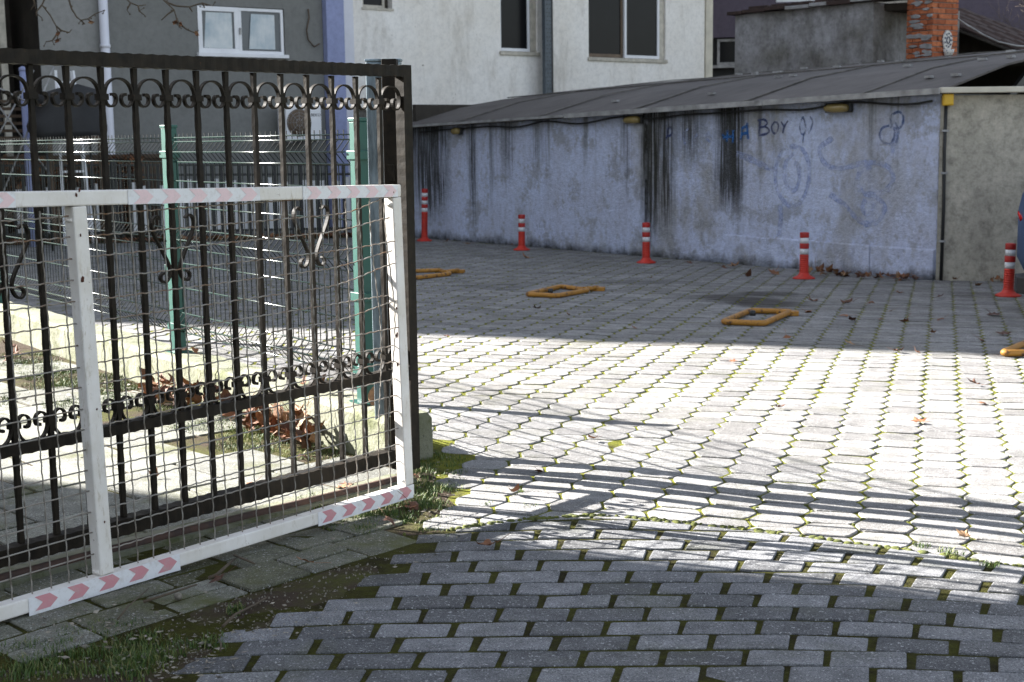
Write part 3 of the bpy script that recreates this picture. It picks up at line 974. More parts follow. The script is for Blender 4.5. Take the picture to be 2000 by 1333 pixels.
# graffiti strokes lying on the wall
def strokes(name, label, group_, m, lines, wd=.03, cat='graffiti'):
    s0, z0 = WALL.hit(*lines[0][0])
    o_ = thing(name, label, cat, WALL.w(s0, 0, z0), WALL.rz, group_)
    for ln in lines:
        b = MB()
        if len(ln) > 2:
            q = []
            for i in range(len(ln) - 1):
                p0 = Vector(ln[max(i-1, 0)]); p1 = Vector(ln[i]); p2 = Vector(ln[i+1]); p3 = Vector(ln[min(i+2, len(ln)-1)])
                for k in range(4):
                    t_ = k / 4
                    q.append(.5 * ((2*p1) + (-p0+p2)*t_ + (2*p0-5*p1+4*p2-p3)*t_*t_ + (-p0+3*p1-3*p2+p3)*t_**3))
            q.append(Vector(ln[-1]))
        else: q = [Vector(p) for p in ln]
        pts = []
        for p in q:
            s_, z_ = WALL.hit(p.x, p.y, -.016)
            pts.append((s_ - s0, .012 * mnoise.noise(Vector((s_ * 1.4, z_ * 1.9, 7))) - .0022, z_ - z0))
        ws = [wd * (0.75 + .5 * rnd.random()) for _ in pts]
        k_ = .0007 * (lines.index(ln) % 5)
        pts = [(x, y - k_, z) for x, y, z in pts]
        b.ribbon(pts, ws, .0006, (0, 1, 0))
        b.build('stroke', m, o_)
    return o_
strokes('graffiti', 'dark hand painted word BOY on the blue wall', None, M['paint_dark'],
        [[(1483, 235), (1481, 262)], [(1478, 236), (1490, 234), (1497, 240), (1492, 247), (1483, 249)], [(1483, 249), (1495, 249), (1501, 256), (1495, 262), (1480, 265)],
         [(1512, 238), (1506, 246), (1507, 257), (1513, 261), (1518, 253), (1518, 243), (1512, 238)],
         [(1524, 238), (1530, 248)], [(1537, 236), (1530, 248), (1527, 261)]], .022)
strokes('graffiti', 'faded dark blue letter P beside the black streaks', None, M['paint_dark'],
        [[(1303, 252), (1300, 272)], [(1302, 253), (1308, 250), (1312, 257), (1308, 265), (1302, 266)]], .028)
strokes('graffiti', 'pale blue curved bracket stroke left of the blue letters', None, M['paint_pale'],
        [[(1343, 252), (1335, 262), (1334, 275), (1338, 282)], [(1361, 262), (1355, 270), (1357, 277)], [(1384, 258), (1376, 268), (1386, 278)], [(1379, 262), (1390, 270)]], .03)
strokes('graffiti', 'bright blue letters A and H left of the dark word', None, M['paint_blue'],
        [[(1409, 262), (1412, 272)], [(1419, 255), (1417, 278)], [(1430, 254), (1429, 280)], [(1410, 268), (1432, 267)], [(1448, 249), (1445, 274)], [(1457, 240), (1459, 272)], [(1446, 252), (1458, 246)], [(1446, 262), (1460, 260)]], .03)
strokes('graffiti', 'thin blue double loop between BOY and the lamp', None, M['paint_grey'],
        [[(1566, 228), (1560, 245), (1562, 260), (1568, 262), (1572, 250), (1566, 228)], [(1580, 228), (1585, 238), (1582, 252), (1577, 262)], [(1568, 262), (1566, 280)]], .02)
strokes('graffiti', 'blue ring with crossing stem right of the lamp', None, M['paint_grey'],
        [[(1748, 220), (1738, 228), (1740, 244), (1750, 252), (1760, 244), (1762, 228), (1755, 219), (1748, 220)], [(1746, 240), (1752, 256), (1748, 282)], [(1735, 246), (1722, 250), (1716, 264), (1722, 278), (1736, 282)], [(1737, 247), (1745, 255), (1742, 275), (1732, 285)]], .024)
strokes('graffiti', 'pale overpainted oval rings in the middle of the wall', None, M['paint_pale'],
        [[(1545, 286), (1523, 300), (1513, 335), (1518, 375), (1540, 402), (1562, 395), (1577, 360), (1578, 320), (1565, 292), (1545, 286)],
         [(1548, 300), (1535, 315), (1530, 345), (1540, 370), (1552, 372), (1560, 350), (1558, 325), (1550, 318)]], .055)
strokes('graffiti', 'pale rubbed arrow shape pointing from streak to the oval', None, M['paint_pale'],
        [[(1436, 300), (1465, 312), (1490, 325), (1510, 332)], [(1522, 400), (1524, 430), (1520, 462)]], .07)
strokes('graffiti', 'pale overpainted loops near the right end of the wall', None, M['paint_pale'],
        [[(1625, 270), (1600, 290), (1610, 320), (1640, 330), (1690, 318), (1730, 325), (1742, 350), (1725, 375), (1690, 380), (1672, 360), (1680, 335), (1700, 325)],
         [(1618, 380), (1640, 395), (1665, 420), (1690, 438), (1715, 430), (1725, 405), (1710, 385)], [(1740, 300), (1745, 275), (1752, 255)],
         [(1690, 390), (1682, 405), (1690, 418), (1702, 412), (1704, 396)]], .06)

# ------------------------------------------------------------------ kerb wall
kw = thing('kerb_wall', 'low mossy concrete kerb wall carrying the green mesh fence', 'kerb wall', (KW0.x, KW0.y, 0), math.atan2(KD.y, KD.x))
# local x along KD, local y = left normal; gate side is +y or -y
ky = 1 if Vector((-KD.y, KD.x, 0)).dot(KN) > 0 else -1
KTOP = .135
def kblock(a, c, name='block'):
    b = MB(); n_ = max(3, int((c - a) / .12)); m_ = []
    prf = [(0.0, -.35), (0.0, KTOP - .025), (.02, KTOP), (.20, KTOP), (.22, KTOP - .025), (.22, -.35)]
    for i in range(n_ + 1):
        s_ = a + (c - a) * i / n_
        for k, (y_, z_) in enumerate(prf):
            w = KW0 + KD * s_ + KN * (-y_)
            zz = z_ if z_ < 0 else z_ + gz(w.x, w.y) + .05
            e = .006
            m_.append((s_ + e * mnoise.noise(Vector((s_*5, k, 1))), -ky * (y_ + e * 1.6 * mnoise.noise(Vector((s_*7, k, 5)))), zz + (e * mnoise.noise(Vector((s_*6, k, 9))) if z_ > 0 else 0)))
    P_ = len(prf)
    fs_ = [(i*P_+k, i*P_+k+1, (i+1)*P_+k+1, (i+1)*P_+k) for i in range(n_) for k in range(P_ - 1)]
    fs_ += [tuple(range(P_)), tuple(n_*P_ + k for k in reversed(range(P_)))]
    b.add(m_, fs_); return b.build(name, M['kerb'], kw)
a = 0.0
for L_ in (1.55, 2.1, 2.1, 2.1, 1.4):
    kblock(a, a + L_ - .008); a += L_
def kpt(s_, y_=.11): return KW0 + KD * s_ - KN * y_

# ------------------------------------------------------------------ green mesh fence
FZ = 1.235
def kern_top(s_):
    w = kpt(s_); return KTOP + gz(w.x, w.y) + .05
sP1 = .02; 
def s_at_px(u):
    a_ = (u - CX) / F_PX
    lo, hi = -1, 9
    for _ in range(50):
        mid = (lo + hi) / 2; w = kpt(mid)
        if px_of(w.x, w.y, .6)[0] > u: lo = mid
        else: hi = mid
    return (lo + hi) / 2
sP1, sP2 = s_at_px(711), s_at_px(341)
sP3 = sP2 + 3.1
posts = []
for s_, lab in ((sP1, 'green square fence post beside the blue-grey gate post'), (sP2, 'green fence post with clamps in the middle of the mesh fence'), (sP3, 'green fence post at the far left end of the kerb')):
    w = kpt(s_); zt = kern_top(s_)
    t = thing('fence_post', lab, 'fence post', (w.x, w.y, zt), math.atan2(KD.y, KD.x) , 'green posts of the mesh fence')
    MB().bb(-.032, .032, -.03, .03, 0, FZ - zt + .02).build('post', M['green'], t, bevel=.003)
    MB().bb(-.036, .036, -.034, .034, FZ - zt + .02, FZ - zt + .035).build('cap', M['green'], t, bevel=.003)
    MB().bb(-.06, .06, -.05, .05, .001, .008).build('base_plate', M['green'], t)
    for z in (FZ - zt - .13, .42, .12):
        MB().bb(-.05, .05, -.036, .036, z, z + .035).build('clamp', M['green'], t, bevel=.002)
def panel(sa, sb, lab):
    w = kpt(sa); t = thing('mesh_fence', lab, 'fence', (w.x, w.y, 0), math.atan2(KD.y, KD.x), 'green wire mesh fence panels')
    folds = [1.135, .70, .27]; zb = .225; zt = 1.225
    def prof_z(z0, y0): return z0
    pr = [(zb, 0)]
    for f in reversed(folds):
        pr += [(f - .05, 0), (f, .042), (f + .05, 0)]
    pr += [(zt, 0)]
    b = MB(); n_ = int((sb - sa) / .05)
    for i in range(1, n_):
        x = (sb - sa) * i / n_
        pts = [(x, -ky * y_ * -1, z) for z, y_ in pr]
        b.tube(pts, .0024, 4)
    b.build('wire_mesh', M['meshwire'], t, kind='stuff')
    hz = [(zb + .03, 0)]
    for f in folds: hz += [(f - .05, 0), (f, .042), (f + .05, 0)]
    hz += [(.45, 0), (.575, 0), (.86, 0), (.99, 0), (1.205, 0)]
    for z, y_ in hz:
        MB().tube([(0.02, ky * y_ + .003, z), ((sb - sa) - .02, ky * y_ + .003, z)], .0034, 6).build('horizontal_wire', M['greenwire'], t)
panel(sP1 + .03, sP2 - .03, 'green wire mesh fence panel between the two nearest green posts')
panel(sP2 + .03, sP3 - .03, 'green wire mesh fence panel on the left of the clamped post')

# ------------------------------------------------------------------ gate posts
gp = thing('gate_post', 'wide blue-grey flaking steel post behind the gate end', 'gate post', (0, 0, 0))
pc = P(756, 400, 5.50); gp.location = (pc.x, pc.y, gz(pc.x, pc.y)); gp.rotation_euler = (0, 0, -.05)
hb = 1.485 - gp.location.z
MB().bb(-.066, .066, -.025, .03, -.05, hb - .01).build('post', M['galv'], gp, bevel=.006)
MB().bb(-.069, .069, -.028, .033, hb - .01, hb).build('cap', M['galv'], gp, bevel=.003)
pc = P(768, 400, 5.38)
gb = thing('gate_post', 'slim brown steel gate post fixed before the blue-grey post', 'gate post', (pc.x, pc.y, gz(pc.x, pc.y)), -.05)
hb2 = 1.478 - gb.location.z
MB().bb(-.028, .028, -.028, .028, -.03, hb2).build('post', M['gate'], gb, bevel=.003)
for z in (.4, 1.1): MB().bb(-.012, .012, -.05, -.028, z, z + .06).build('guide', M['gate'], gb)
pc = G(812, 893)
t = thing('concrete_block', 'small mossy concrete footing block at the gate post foot', 'concrete block', (pc.x - .02, pc.y + .07, pc.z), .5)
MB().prism([(-.07, -.05), (.07, -.06), (.075, .05), (-.06, .06)], -.04, .10).build('block', M['kerb'], t, bevel=.01)

# ------------------------------------------------------------------ dark sliding gate
gate = thing('sliding_gate', 'dark brown wrought iron sliding gate with scroll rows', 'gate', (GATE.A.x, GATE.A.y, 0), GATE.rz)
def gs(u, v=280): return GATE.hit(u, v)[0]
SE = gs(791, 280)            # free end
S0 = -1.3
def rough_rail(name, x0, x1, z0, z1, y0=-.02, y1=.02, z0b=None, z1b=None):
    z0b = z0 if z0b is None else z0b; z1b = z1 if z1b is None else z1b
    b = MB(); n_ = int((x1 - x0) / .022); vs_ = []
    for i in range(n_ + 1):
        t_ = i / n_; x = x0 + (x1 - x0) * t_; w = .0012 * (1 if i % 2 else -1)
        a, c = z0 + (z0b - z0) * t_, z1 + (z1b - z1) * t_
        vs_ += [(x, y0 - w * .7, a - w), (x, y1, a - w), (x, y1, c + w), (x, y0 - w * .7, c + w)]
    fs_ = [(i*4+k, i*4+(k+1) % 4, (i+1)*4+(k+1) % 4, (i+1)*4+k) for i in range(n_) for k in range(4)]
    fs_ = [f[::-1] for f in fs_] + [(0, 1, 2, 3), (n_*4+3, n_*4+2, n_*4+1, n_*4)]
    return b.add(vs_, fs_).build(name, M['gate'], gate)
rough_rail('top_rail', S0, SE - .0235, 1.397, 1.437, z0b=1.405, z1b=1.445)
rough_rail('middle_rail', S0, SE - .0235, .318, .350)
rough_rail('bottom_rail', S0, SE - .0235, .022, .068, -.025, .025, .0, .052)
b = MB(); n_ = 60; vs_ = []
for i in range(n_ + 1):
    z = -.04 + (1.447 + .04) * i / n_; w = .0012 * (1 if i % 2 else -1)
    w *= .25; vs_ += [(SE - .023 - w, -.021, z), (SE + .020 + w, -.021, z), (SE + .020 + w, .021, z), (SE - .023 - w, .021, z)]
b.add(vs_, [(i*4+k, i*4+(k+1) % 4, (i+1)*4+(k+1) % 4, (i+1)*4+k) for i in range(n_) for k in range(4)] + [(3, 2, 1, 0), (n_*4, n_*4+1, n_*4+2, n_*4+3)])
b.build('end_stile', M['gate'], gate)
bx = [gs(u, 150) for u in (58, 129, 195, 258, 320, 378, 435, 491, 545, 594, 646, 693, 739)]
sp_ = (bx[-1] - bx[0]) / 12
bx = [bx[0] + sp_ * k for k in range(-11, 13)]
# hammered bar mesh, shared
b = MB(); n_ = 64; vs_ = []
for i in range(n_ + 1):
    z = .05 + (1.40 - .05) * i / n_; tw = .16 * math.sin(i * .9) ; r = .0078 + .0006 * math.sin(i * 1.7)
    for k in range(4):
        an = math.pi / 4 + k * math.pi / 2 + tw * .35
        vs_.append((r * 1.3 * math.cos(an), r * 1.3 * math.sin(an), z))
b.add(vs_, [(i*4+k, i*4+(k+1) % 4, (i+1)*4+(k+1) % 4, (i+1)*4+k) for i in range(n_) for k in range(4)])
barme = b.mesh('bar'); barme.materials.append(M['gate'])
for x in bx: link('bar', barme, gate, (x, 0, 0))
W_ = sp_
half = [(-.12, .04), (-.20, .06), (-.27, 0.0), (-.25, -.09), (-.18, -.13), (-.10, -.08), (-.08, .0), ]
half = [(-.22, .05), (-.13, .045), (-.075, -.05), (-.12, -.19), (-.25, -.25), (-.37, -.17), (-.415, 0), (-.39, .18), (-.30, .33), (-.16, .42), (0, .445)]
full = half + [(-x, z) for x, z in reversed(half[:-1])]
def smoothpath(q):
    q = [Vector((x, 0, z)) for x, z in q]; out = []
    for i in range(len(q) - 1):
        p0, p1, p2, p3 = q[max(i-1, 0)], q[i], q[i+1], q[min(i+2, len(q)-1)]
        for k in range(3):
            t_ = k / 3
            out.append(.5 * ((2*p1) + (-p0+p2)*t_ + (2*p0-5*p1+4*p2-p3)*t_*t_ + (-p0+3*p1-3*p2+p3)*t_**3))
    return out + [q[-1]]
sc = [p * W_ for p in smoothpath(full)]
N_ = len(sc); wd = [(.0085 if (i < 5 or i > N_ - 6) else .0055) for i in range(N_)]
scme = MB().ribbon(sc, wd, .014, (0, 1, 0)).mesh('scroll'); scme.materials.append(M['gate'])
for x0 in bx:
    for z0, fl in ((1.317, 1), (.40, -1)):
        o = link('scroll', scme, gate, (x0 + W_/2, 0, z0 if fl == 1 else z0 - .003))
        o.scale = (1, 1, fl)
colme = MB().box((0, 0, 0), (.030, .028, .018)).mesh('collar'); colme.materials.append(M['gate'])
for x0 in bx:
    for z0 in (1.315, .40): link('collar', colme, gate, (x0, 0, z0))
ly = [(.060, .165), (.072, .150), (.066, .130), (.050, .128), (.042, .142), (.048, .160), (.066, .172)]
lyre_l = [(-.030, .195), (-.052, .188), (-.062, .168), (-.056, .148)]
def lyre_side(sg):
    a = [(.040, .150), (.052, .160), (.066, .152), (.072, .130), (.062, .100), (.040, .06), (.016, .015), (.010, -.012), (.018, -.034), (.034, -.044), (.046, -.034), (.045, -.020), (.034, -.014)]
    return [(sg * x, z) for x, z in a]
lyme = []
for sg in (-1, 1):
    me = MB().ribbon(smoothpath(lyre_side(sg)), .006, .014, (0, 1, 0)).mesh('lyre_scroll'); me.materials.append(M['gate']); lyme.append(me)
for u in (601, 336, 5, -330):
    s_ = gs(max(u, -330), 500)
    x = min(bx, key=lambda q: abs(q - s_))
    for k, sg in enumerate((-1, 1)): link('lyre_scroll', lyme[k], gate, (x + sg * .009, -.002, .80))
# ground track of the gate
t = thing('gate_track', 'rusty ground track running under the dark gate', 'gate track', (GATE.A.x, GATE.A.y, 0), GATE.rz)
b = MB(); pts = []
for i in range(40):
    s_ = -1.4 + (SE + 1.35) * i / 39; w = GATE.w(s_, 0, 0)
    pts.append((s_, -.03, gz(w.x, w.y) + .012))
b.tube(pts, .016, 8); b.build('rail', M['track'], t)
b = MB()
for i in range(39):
    b.bar(Vector(pts[i]) + Vector((0, .03, -.012)), Vector(pts[i+1]) + Vector((0, .03, -.012)), .13, .02)
b.build('sill', M['kerb'], t)

M['rust'] = simple('rust', (.11, .03, .012), .9, scale=90, c2=(.05, .018, .01), bump=.5)
# ------------------------------------------------------------------ white mesh panel
wp = thing('mesh_barrier', 'white painted steel frame panel with crimped wire mesh and chevron tape', 'barrier', (WHITE.A.x, WHITE.A.y, 0), WHITE.rz)
def ws(u, v): return WHITE.hit(u, v)
tl, tr, bl, br_ = ws(0, 375), ws(775, 361), ws(0, 1210), ws(801, 966)
def zt_(s_): return tl[1] + (tr[1] - tl[1]) * (s_ - tl[0]) / (tr[0] - tl[0])
def zb_(s_): return bl[1] + (br_[1] - bl[1]) * (s_ - bl[0]) / (br_[0] - bl[0])
XR = ws(801, 953)[0] - .0; XT = ws(775, 380)[0]
XL = -1.0
T_ = .040
def wbar(name, p, q, wz=T_, wy=T_, bev=.004):
    b = MB(); d = (Vector(q) - Vector(p)).normalized()
    n_ = max(2, int((Vector(q) - Vector(p)).length / .15)); pp = [Vector(p).lerp(Vector(q), i / n_) for i in range(n_ + 1)]
    side = Vector((0, 1, 0)); up = side.cross(d).normalized() * wz / 2
    vs_ = []
    for k in pp:
        for a_, c_ in ((-1, -1), (-1, 1), (1, 1), (1, -1)):
            vs_.append(k + side * (a_ * wy / 2) + up * c_)
    fs_ = [(i*4+k, i*4+(k+1) % 4, (i+1)*4+(k+1) % 4, (i+1)*4+k) for i in range(n_) for k in range(4)] + [(3, 2, 1, 0), (n_*4, n_*4+1, n_*4+2, n_*4+3)]
    b.add(vs_, fs_); return b.build(name, M['white'], wp, bevel=bev)
wbar('top_rail', (XL, 0, zt_(XL) - T_/2), (XT, 0, zt_(XT) - T_/2))
wbar('bottom_rail', (XL, 0, zb_(XL) + T_/2), (XR, 0, zb_(XR) + T_/2))
a = ws(147, 405); c = ws(201, 1115)
wbar('middle_upright', (a[0], -.0, zt_(a[0]) - T_ - .001), (c[0], 0, zb_(c[0]) + T_ + .001), .044)
a2, c2_ = a[0] - 1.15, c[0] - 1.15
wbar('left_upright', (a2 if a2 > XL else XL + .02, 0, zt_(XL) - T_), (c2_ if c2_ > XL else XL + .02, 0, zb_(XL) + T_))
a3 = (XT - .021, zt_(XT) - T_ - .001); c3 = (XR - .024, zb_(XR) + T_ + .001)
wbar('end_upright', (a3[0], 0, a3[1]), (c3[0], 0, c3[1]), .042)
def crimp(p, q, amp, wl, r=.0021, bend=None, ph=0.0):
    p = Vector(p); q = Vector(q); L_ = (q - p).length; n_ = int(L_ / (wl / 6)); d = (q - p) / L_
    pts = []
    for i in range(n_ + 1):
        t_ = i / n_
        o_ = p + d * (L_ * t_)
        o_ = o_ + Vector((0, amp * math.sin(2 * math.pi * L_ * t_ / wl + ph), 0)) + Vector((d.z, 0, -d.x)) * (amp * .8 * math.sin(2 * math.pi * L_ * t_ / wl + ph + .6))
        if bend: o_ = o_ + bend(t_, o_)
        pts.append(o_)
    return MB().tube(pts, r, 5)
def xr_at(z): return a3[0] + (c3[0] - a3[0]) * (a3[1] - z) / (a3[1] - c3[1])
def xm_at(z): return a[0] + (c[0] - a[0]) * (a3[1] - z) / (a3[1] - c3[1])
PW = .0575
def vwires(x_from, x_to, xfun_l, end=False):
    n_ = int((x_to - x_from) / PW)
    for i in range(1, n_ + 1):
        x = x_from + PW * i
        zlo, zhi = zb_(x) + T_ - .006, zt_(x) - T_ + .006
        tilt = (c[0] - a[0]) * .5
        wob = rnd.uniform(-.004, .004)
        near_end = smooth((x - (x_to - .28)) / .28) if end else 0
        ph = rnd.uniform(0, 6)
        def bend(t_, o_, k=near_end, ph=ph): return Vector((.016 * k * math.sin(3.0 * t_ * math.pi + ph), .03 * k * math.sin(math.pi * t_ + ph), 0))
        crimp((x + wob, .0, zlo), (x + wob + (xfun_l(zhi) - xfun_l(zlo)) , .0, zhi - (.02 * rnd.random() if not end else 0)), .0022, .0575 / 1.5, bend=bend, ph=ph * .1).build('wire', M['wirev'], wp)
xm_b = xm_at(.0)
vwires(xm_b + .002, xr_at(0) - .01, xm_at, True)
vwires(XL, xm_b - .03, xm_at)
zz = 1.0; k = 0
hl = []
while zz > .05:
    hl.append(zz); zz -= .0572
for k, z in enumerate(hl):
    for side_ in (0, 1):
        if side_: xa, xb_ = xm_at(z) + .02, xr_at(z) - .018
        else: xa, xb_ = XL, xm_at(z) - .02
        sl = -.010
        zz0 = z - .006 + rnd.uniform(-.003, .003)
        if zz0 + sl * xb_ > zt_(xb_) - T_ or zz0 < zb_(xb_) + T_ + .01: 
            if zz0 < zb_(xb_) + T_ + .01: continue
        lift = {0: -.015, 1: .052, 2: .030, 3: .012, 4: .035, 5: .050, 6: .0, 7: .038, 8: .005}.get(k, 0) if side_ else 0
        start = rnd.uniform(.70, .82)
        short = rnd.uniform(0, .05) if (side_ and 1 < k < 7 and k != 3) else 0
        def bend(t_, o_, lf=lift, st=start): return Vector((0, -.02 * smooth((t_ - st) / (1 - st)) * (1 if lf else 0), lf * smooth((t_ - st) / (1.02 - st)) ** 1.3))
        wl = .0575 / 1.5 if side_ or k < 6 else .6
        crimp((xa, .003, zz0 - sl * xa), (xb_ - short, .003, zz0 - sl * 0 + sl * (0 if side_ else 0) - sl * xb_), .0016, wl, bend=bend).build('wire', M['wire'], wp)
# chevron tapes
def face_pt(s_, zoff, y_=-T_/2 - .0015): return (s_, y_, zoff)
def tape_piece(sa, sb, zfun, wz, n_chev, mchev, label=None, over=.0):
    b = MB(); n_ = 12; vs_ = []
    for i in range(n_ + 1):
        s_ = sa + (sb - sa) * i / n_
        e = .0015 * mnoise.noise(Vector((s_ * 30, 2, 1)))
        for z_ in (zfun(s_) - over - e, zfun(s_) + wz): vs_ += [face_pt(s_, z_)]
    # turned over the edge below
    fs_ = [(2*i, 2*i+2, 2*i+3, 2*i+1) for i in range(n_)]
    o = len(vs_)
    vs_ += [(x, y + .0012, z) for x, y, z in vs_]
    fs_ += [(o+2*i, o+2*i+1, o+2*i+3, o+2*i+2) for i in range(n_)]
    fs_ += [(2*i, o+2*i, o+2*i+2, 2*i+2) for i in range(n_)] + [(2*i+1, 2*i+3, o+2*i+3, o+2*i+1) for i in range(n_)]
    b.add(vs_, fs_); tp = b.build('reflective_tape', M['tape'], wp, label=label)
    for i in range(n_chev):
        cw = (sb - sa) / n_chev; s0 = sa + cw * (i + .18); tw = cw * .46; pt = wz * .6
        z0 = lambda s_, f: zfun(s_) + wz * f
        y_ = -T_/2 - .0024
        pts = [(s0, .03), (s0 + tw, .03), (s0 + tw + pt, .5), (s0 + tw, .97), (s0, .97), (s0 + pt, .5)]
        b = MB(); vs_ = [(s_, y_, z0(s_, f)) for s_, f in pts]; vs_ += [(x, y + .0006, z) for x, y, z in vs_]
        b.add(vs_, [(0, 1, 2, 5), (5, 2, 3, 4), (11, 8, 7, 6), (10, 9, 8, 11)] + [(i_, i_ + 6, (i_ + 1) % 6 + 6, (i_ + 1) % 6) for i_ in range(6)])
        b.build('chevron', mchev, tp)
tape_piece(ws(47, 1190)[0], ws(342, 1090)[0], zb_, T_, 5, M['chev'], 'white tape with five pink chevrons, dirty lower edge', .008)
tape_piece(ws(612, 1005)[0], ws(798, 955)[0], zb_, T_, 5, M['chev'], 'white tape with five pink chevrons at the free corner', .006)
tape_piece(ws(240, 380)[0], ws(498, 378)[0], lambda s_: zt_(s_) - T_, T_, 5, M['chevpale'], 'sun faded chevron tape')
tape_piece(ws(582, 375)[0], ws(768, 375)[0], lambda s_: zt_(s_) - T_, T_, 5, M['chevpale'], 'sun faded chevron tape')
tape_piece(ws(-240, 385)[0], ws(20, 385)[0], lambda s_: zt_(s_) - T_, T_, 5, M['chevpale'], 'sun faded chevron tape')

for (u, v, r_) in ((162, 547, .0065), (156, 372, .004), (150, 381, .004), (769, 376, .006), (775, 603, .004), (776, 655, .007), (777, 712, .006), (158, 460, .003), (190, 800, .003), (205, 1020, .003)):
    s_, z_ = WHITE.hit(u, v, -.0225)
    b = MB(); n_ = 9
    ring = [(s_ + r_ * rnd.uniform(.6, 1.2) * math.cos(6.283*i/n_), -.0212, z_ + r_ * 1.5 * rnd.uniform(.6, 1.2) * math.sin(6.283*i/n_)) for i in range(n_)]
    b.add(ring + [(s_, -.0232, z_)], [((i+1) % n_, i, n_) for i in range(n_)]); b.build('rust_spot', M['rust'], wp)
for (s_, z_) in ((xm_at(.98) - .022, .985), (xm_at(.98) + .022, .985), (XT - .042, .97), (XR - .046, .02), (xm_at(0) - .022, .03), (xm_at(0) + .022, .025)):
    MB().tube([(s_, -.012, z_ + .0), (s_, 0, z_ - .003), (s_, .012, z_)], .005, 7).build('weld_bead', M['white'], wp)

# ------------------------------------------------------------------ bollards
def bollard(h, bands, label, px, lean, big=True):
    p = G(*px)
    t = thing('bollard', label, 'bollard', p, 0, 'red and white plastic bollards in the parking lot')
    t.rotation_euler = (lean[0], lean[1], rnd.uniform(0, 3))
    R_ = .041
    MB().lathe([(.108, 0), (.108, .012), (.095, .018), (.062, .034), (.05, .05), (.047, .06)], 26).build('base', M['red'], t)
    pr = []; z = .06; z1 = h - bands * .055 - (bands) * .052 - .0
    while z < z1:
        pr += [(R_ + .0035, z), (R_ + .0035, z + .010), (R_, z + .012), (R_, z + .018)]; z += .020
    MB().lathe(pr, 22).build('ribbed_post', M['red'], t)
    z = z
    for i in range(bands):
        bh = .055
        MB().lathe([(R_ + .0012, z + .0005), (R_ + .0012, z + bh - .0005)], 22).build('reflective_band', M['band'], t)
        top = (i == bands - 1)
        hh = .052 if not top else .050
        prf = [(R_ + .003, z + bh), (R_ + .004, z + bh + .004), (R_ + .004, z + bh + hh - .004), (R_ + .003, z + bh + hh)]
        if top: prf += [(R_ * .8, z + bh + hh + .003), (R_ * .35, z + bh + hh + .004)]
        MB().lathe(prf, 22).build('collar', M['redtop'], t)
        z += bh + hh
    return t
bollard(.74, 3, 'tallest red bollard, three white bands, farthest left beside the gate', (829, 471), (.02, -.09))
bollard(.45, 2, 'short red and white bollard farthest from the garage corner', (1019, 489), (0, .01))
bollard(.45, 2, 'red and white bollard before the thick black wall streak', (1262, 514), (0, .0))
bollard(.45, 2, 'red and white bollard before the pale oval rings on the wall', (1570, 545), (.03, .015))
bollard(.45, 2, 'red bollard with scuffed band beside the blue car', (1969, 579), (0, .02))

# ------------------------------------------------------------------ folded parking barriers
def barrier(label, loop, hinge, lockp=None):
    c = G(*loop[0]); t = thing('parking_barrier', label, 'parking barrier', c, 0, 'folded yellow parking barriers')
    q = []
    P3 = [G(u, v, .024) for u, v in loop]
    n_ = len(P3)
    for i in range(n_):
        p = P3[i]; a_ = P3[i-1]; b_ = P3[(i+1) % n_]
        for k in range(5):
            t_ = k / 4; r_ = .055
            s0 = p + (a_ - p).normalized() * r_; s1_ = p + (b_ - p).normalized() * r_
            q.append(s0 * (1-t_)**2 + p * 2*t_*(1-t_) + s1_ * t_*t_)
    MB().tube([x - c for x in q], .021, 12, closed=True).build('hoop', M['yellow'], t)
    h = [G(u, v, .03) - c for u, v in hinge]
    b = MB(); b.tube(h, .02, 8); b.build('hinge_arm', M['yellow'], t)
    m_ = h[-1]
    b = MB(); b.box((m_.x, m_.y, m_.z - .012), (.13, .08, .035), -.2); b.build('hinge_base', M['yellow'], t, bevel=.005)
    if lockp:
        k = G(*lockp, .03) - c
        MB().lathe([(.022, 0), (.022, .035), (.012, .04)], 12, k).build('lock', M['darkmetal'], t)
barrier('yellow folded barrier hoop half hidden by the gate end', [(812, 543), (880, 535), (858, 528), (775, 531)], [(868, 532), (895, 528)])
barrier('yellow folded barrier hoop with black lock behind the lone leaf', [(1028, 575), (1088, 578), (1150, 567), (1095, 560)], [(1140, 565), (1167, 562)], (1075, 573))
barrier('yellow folded barrier hoop filled with dead leaves', [(1411, 629), (1492, 632), (1545, 609), (1465, 607)], [(1520, 611), (1543, 609)], (1470, 617))
barrier('bright yellow barrier hoop cut by the right edge', [(1957, 690), (2060, 690), (2130, 665), (2020, 663)], [(2100, 668), (2140, 660)])

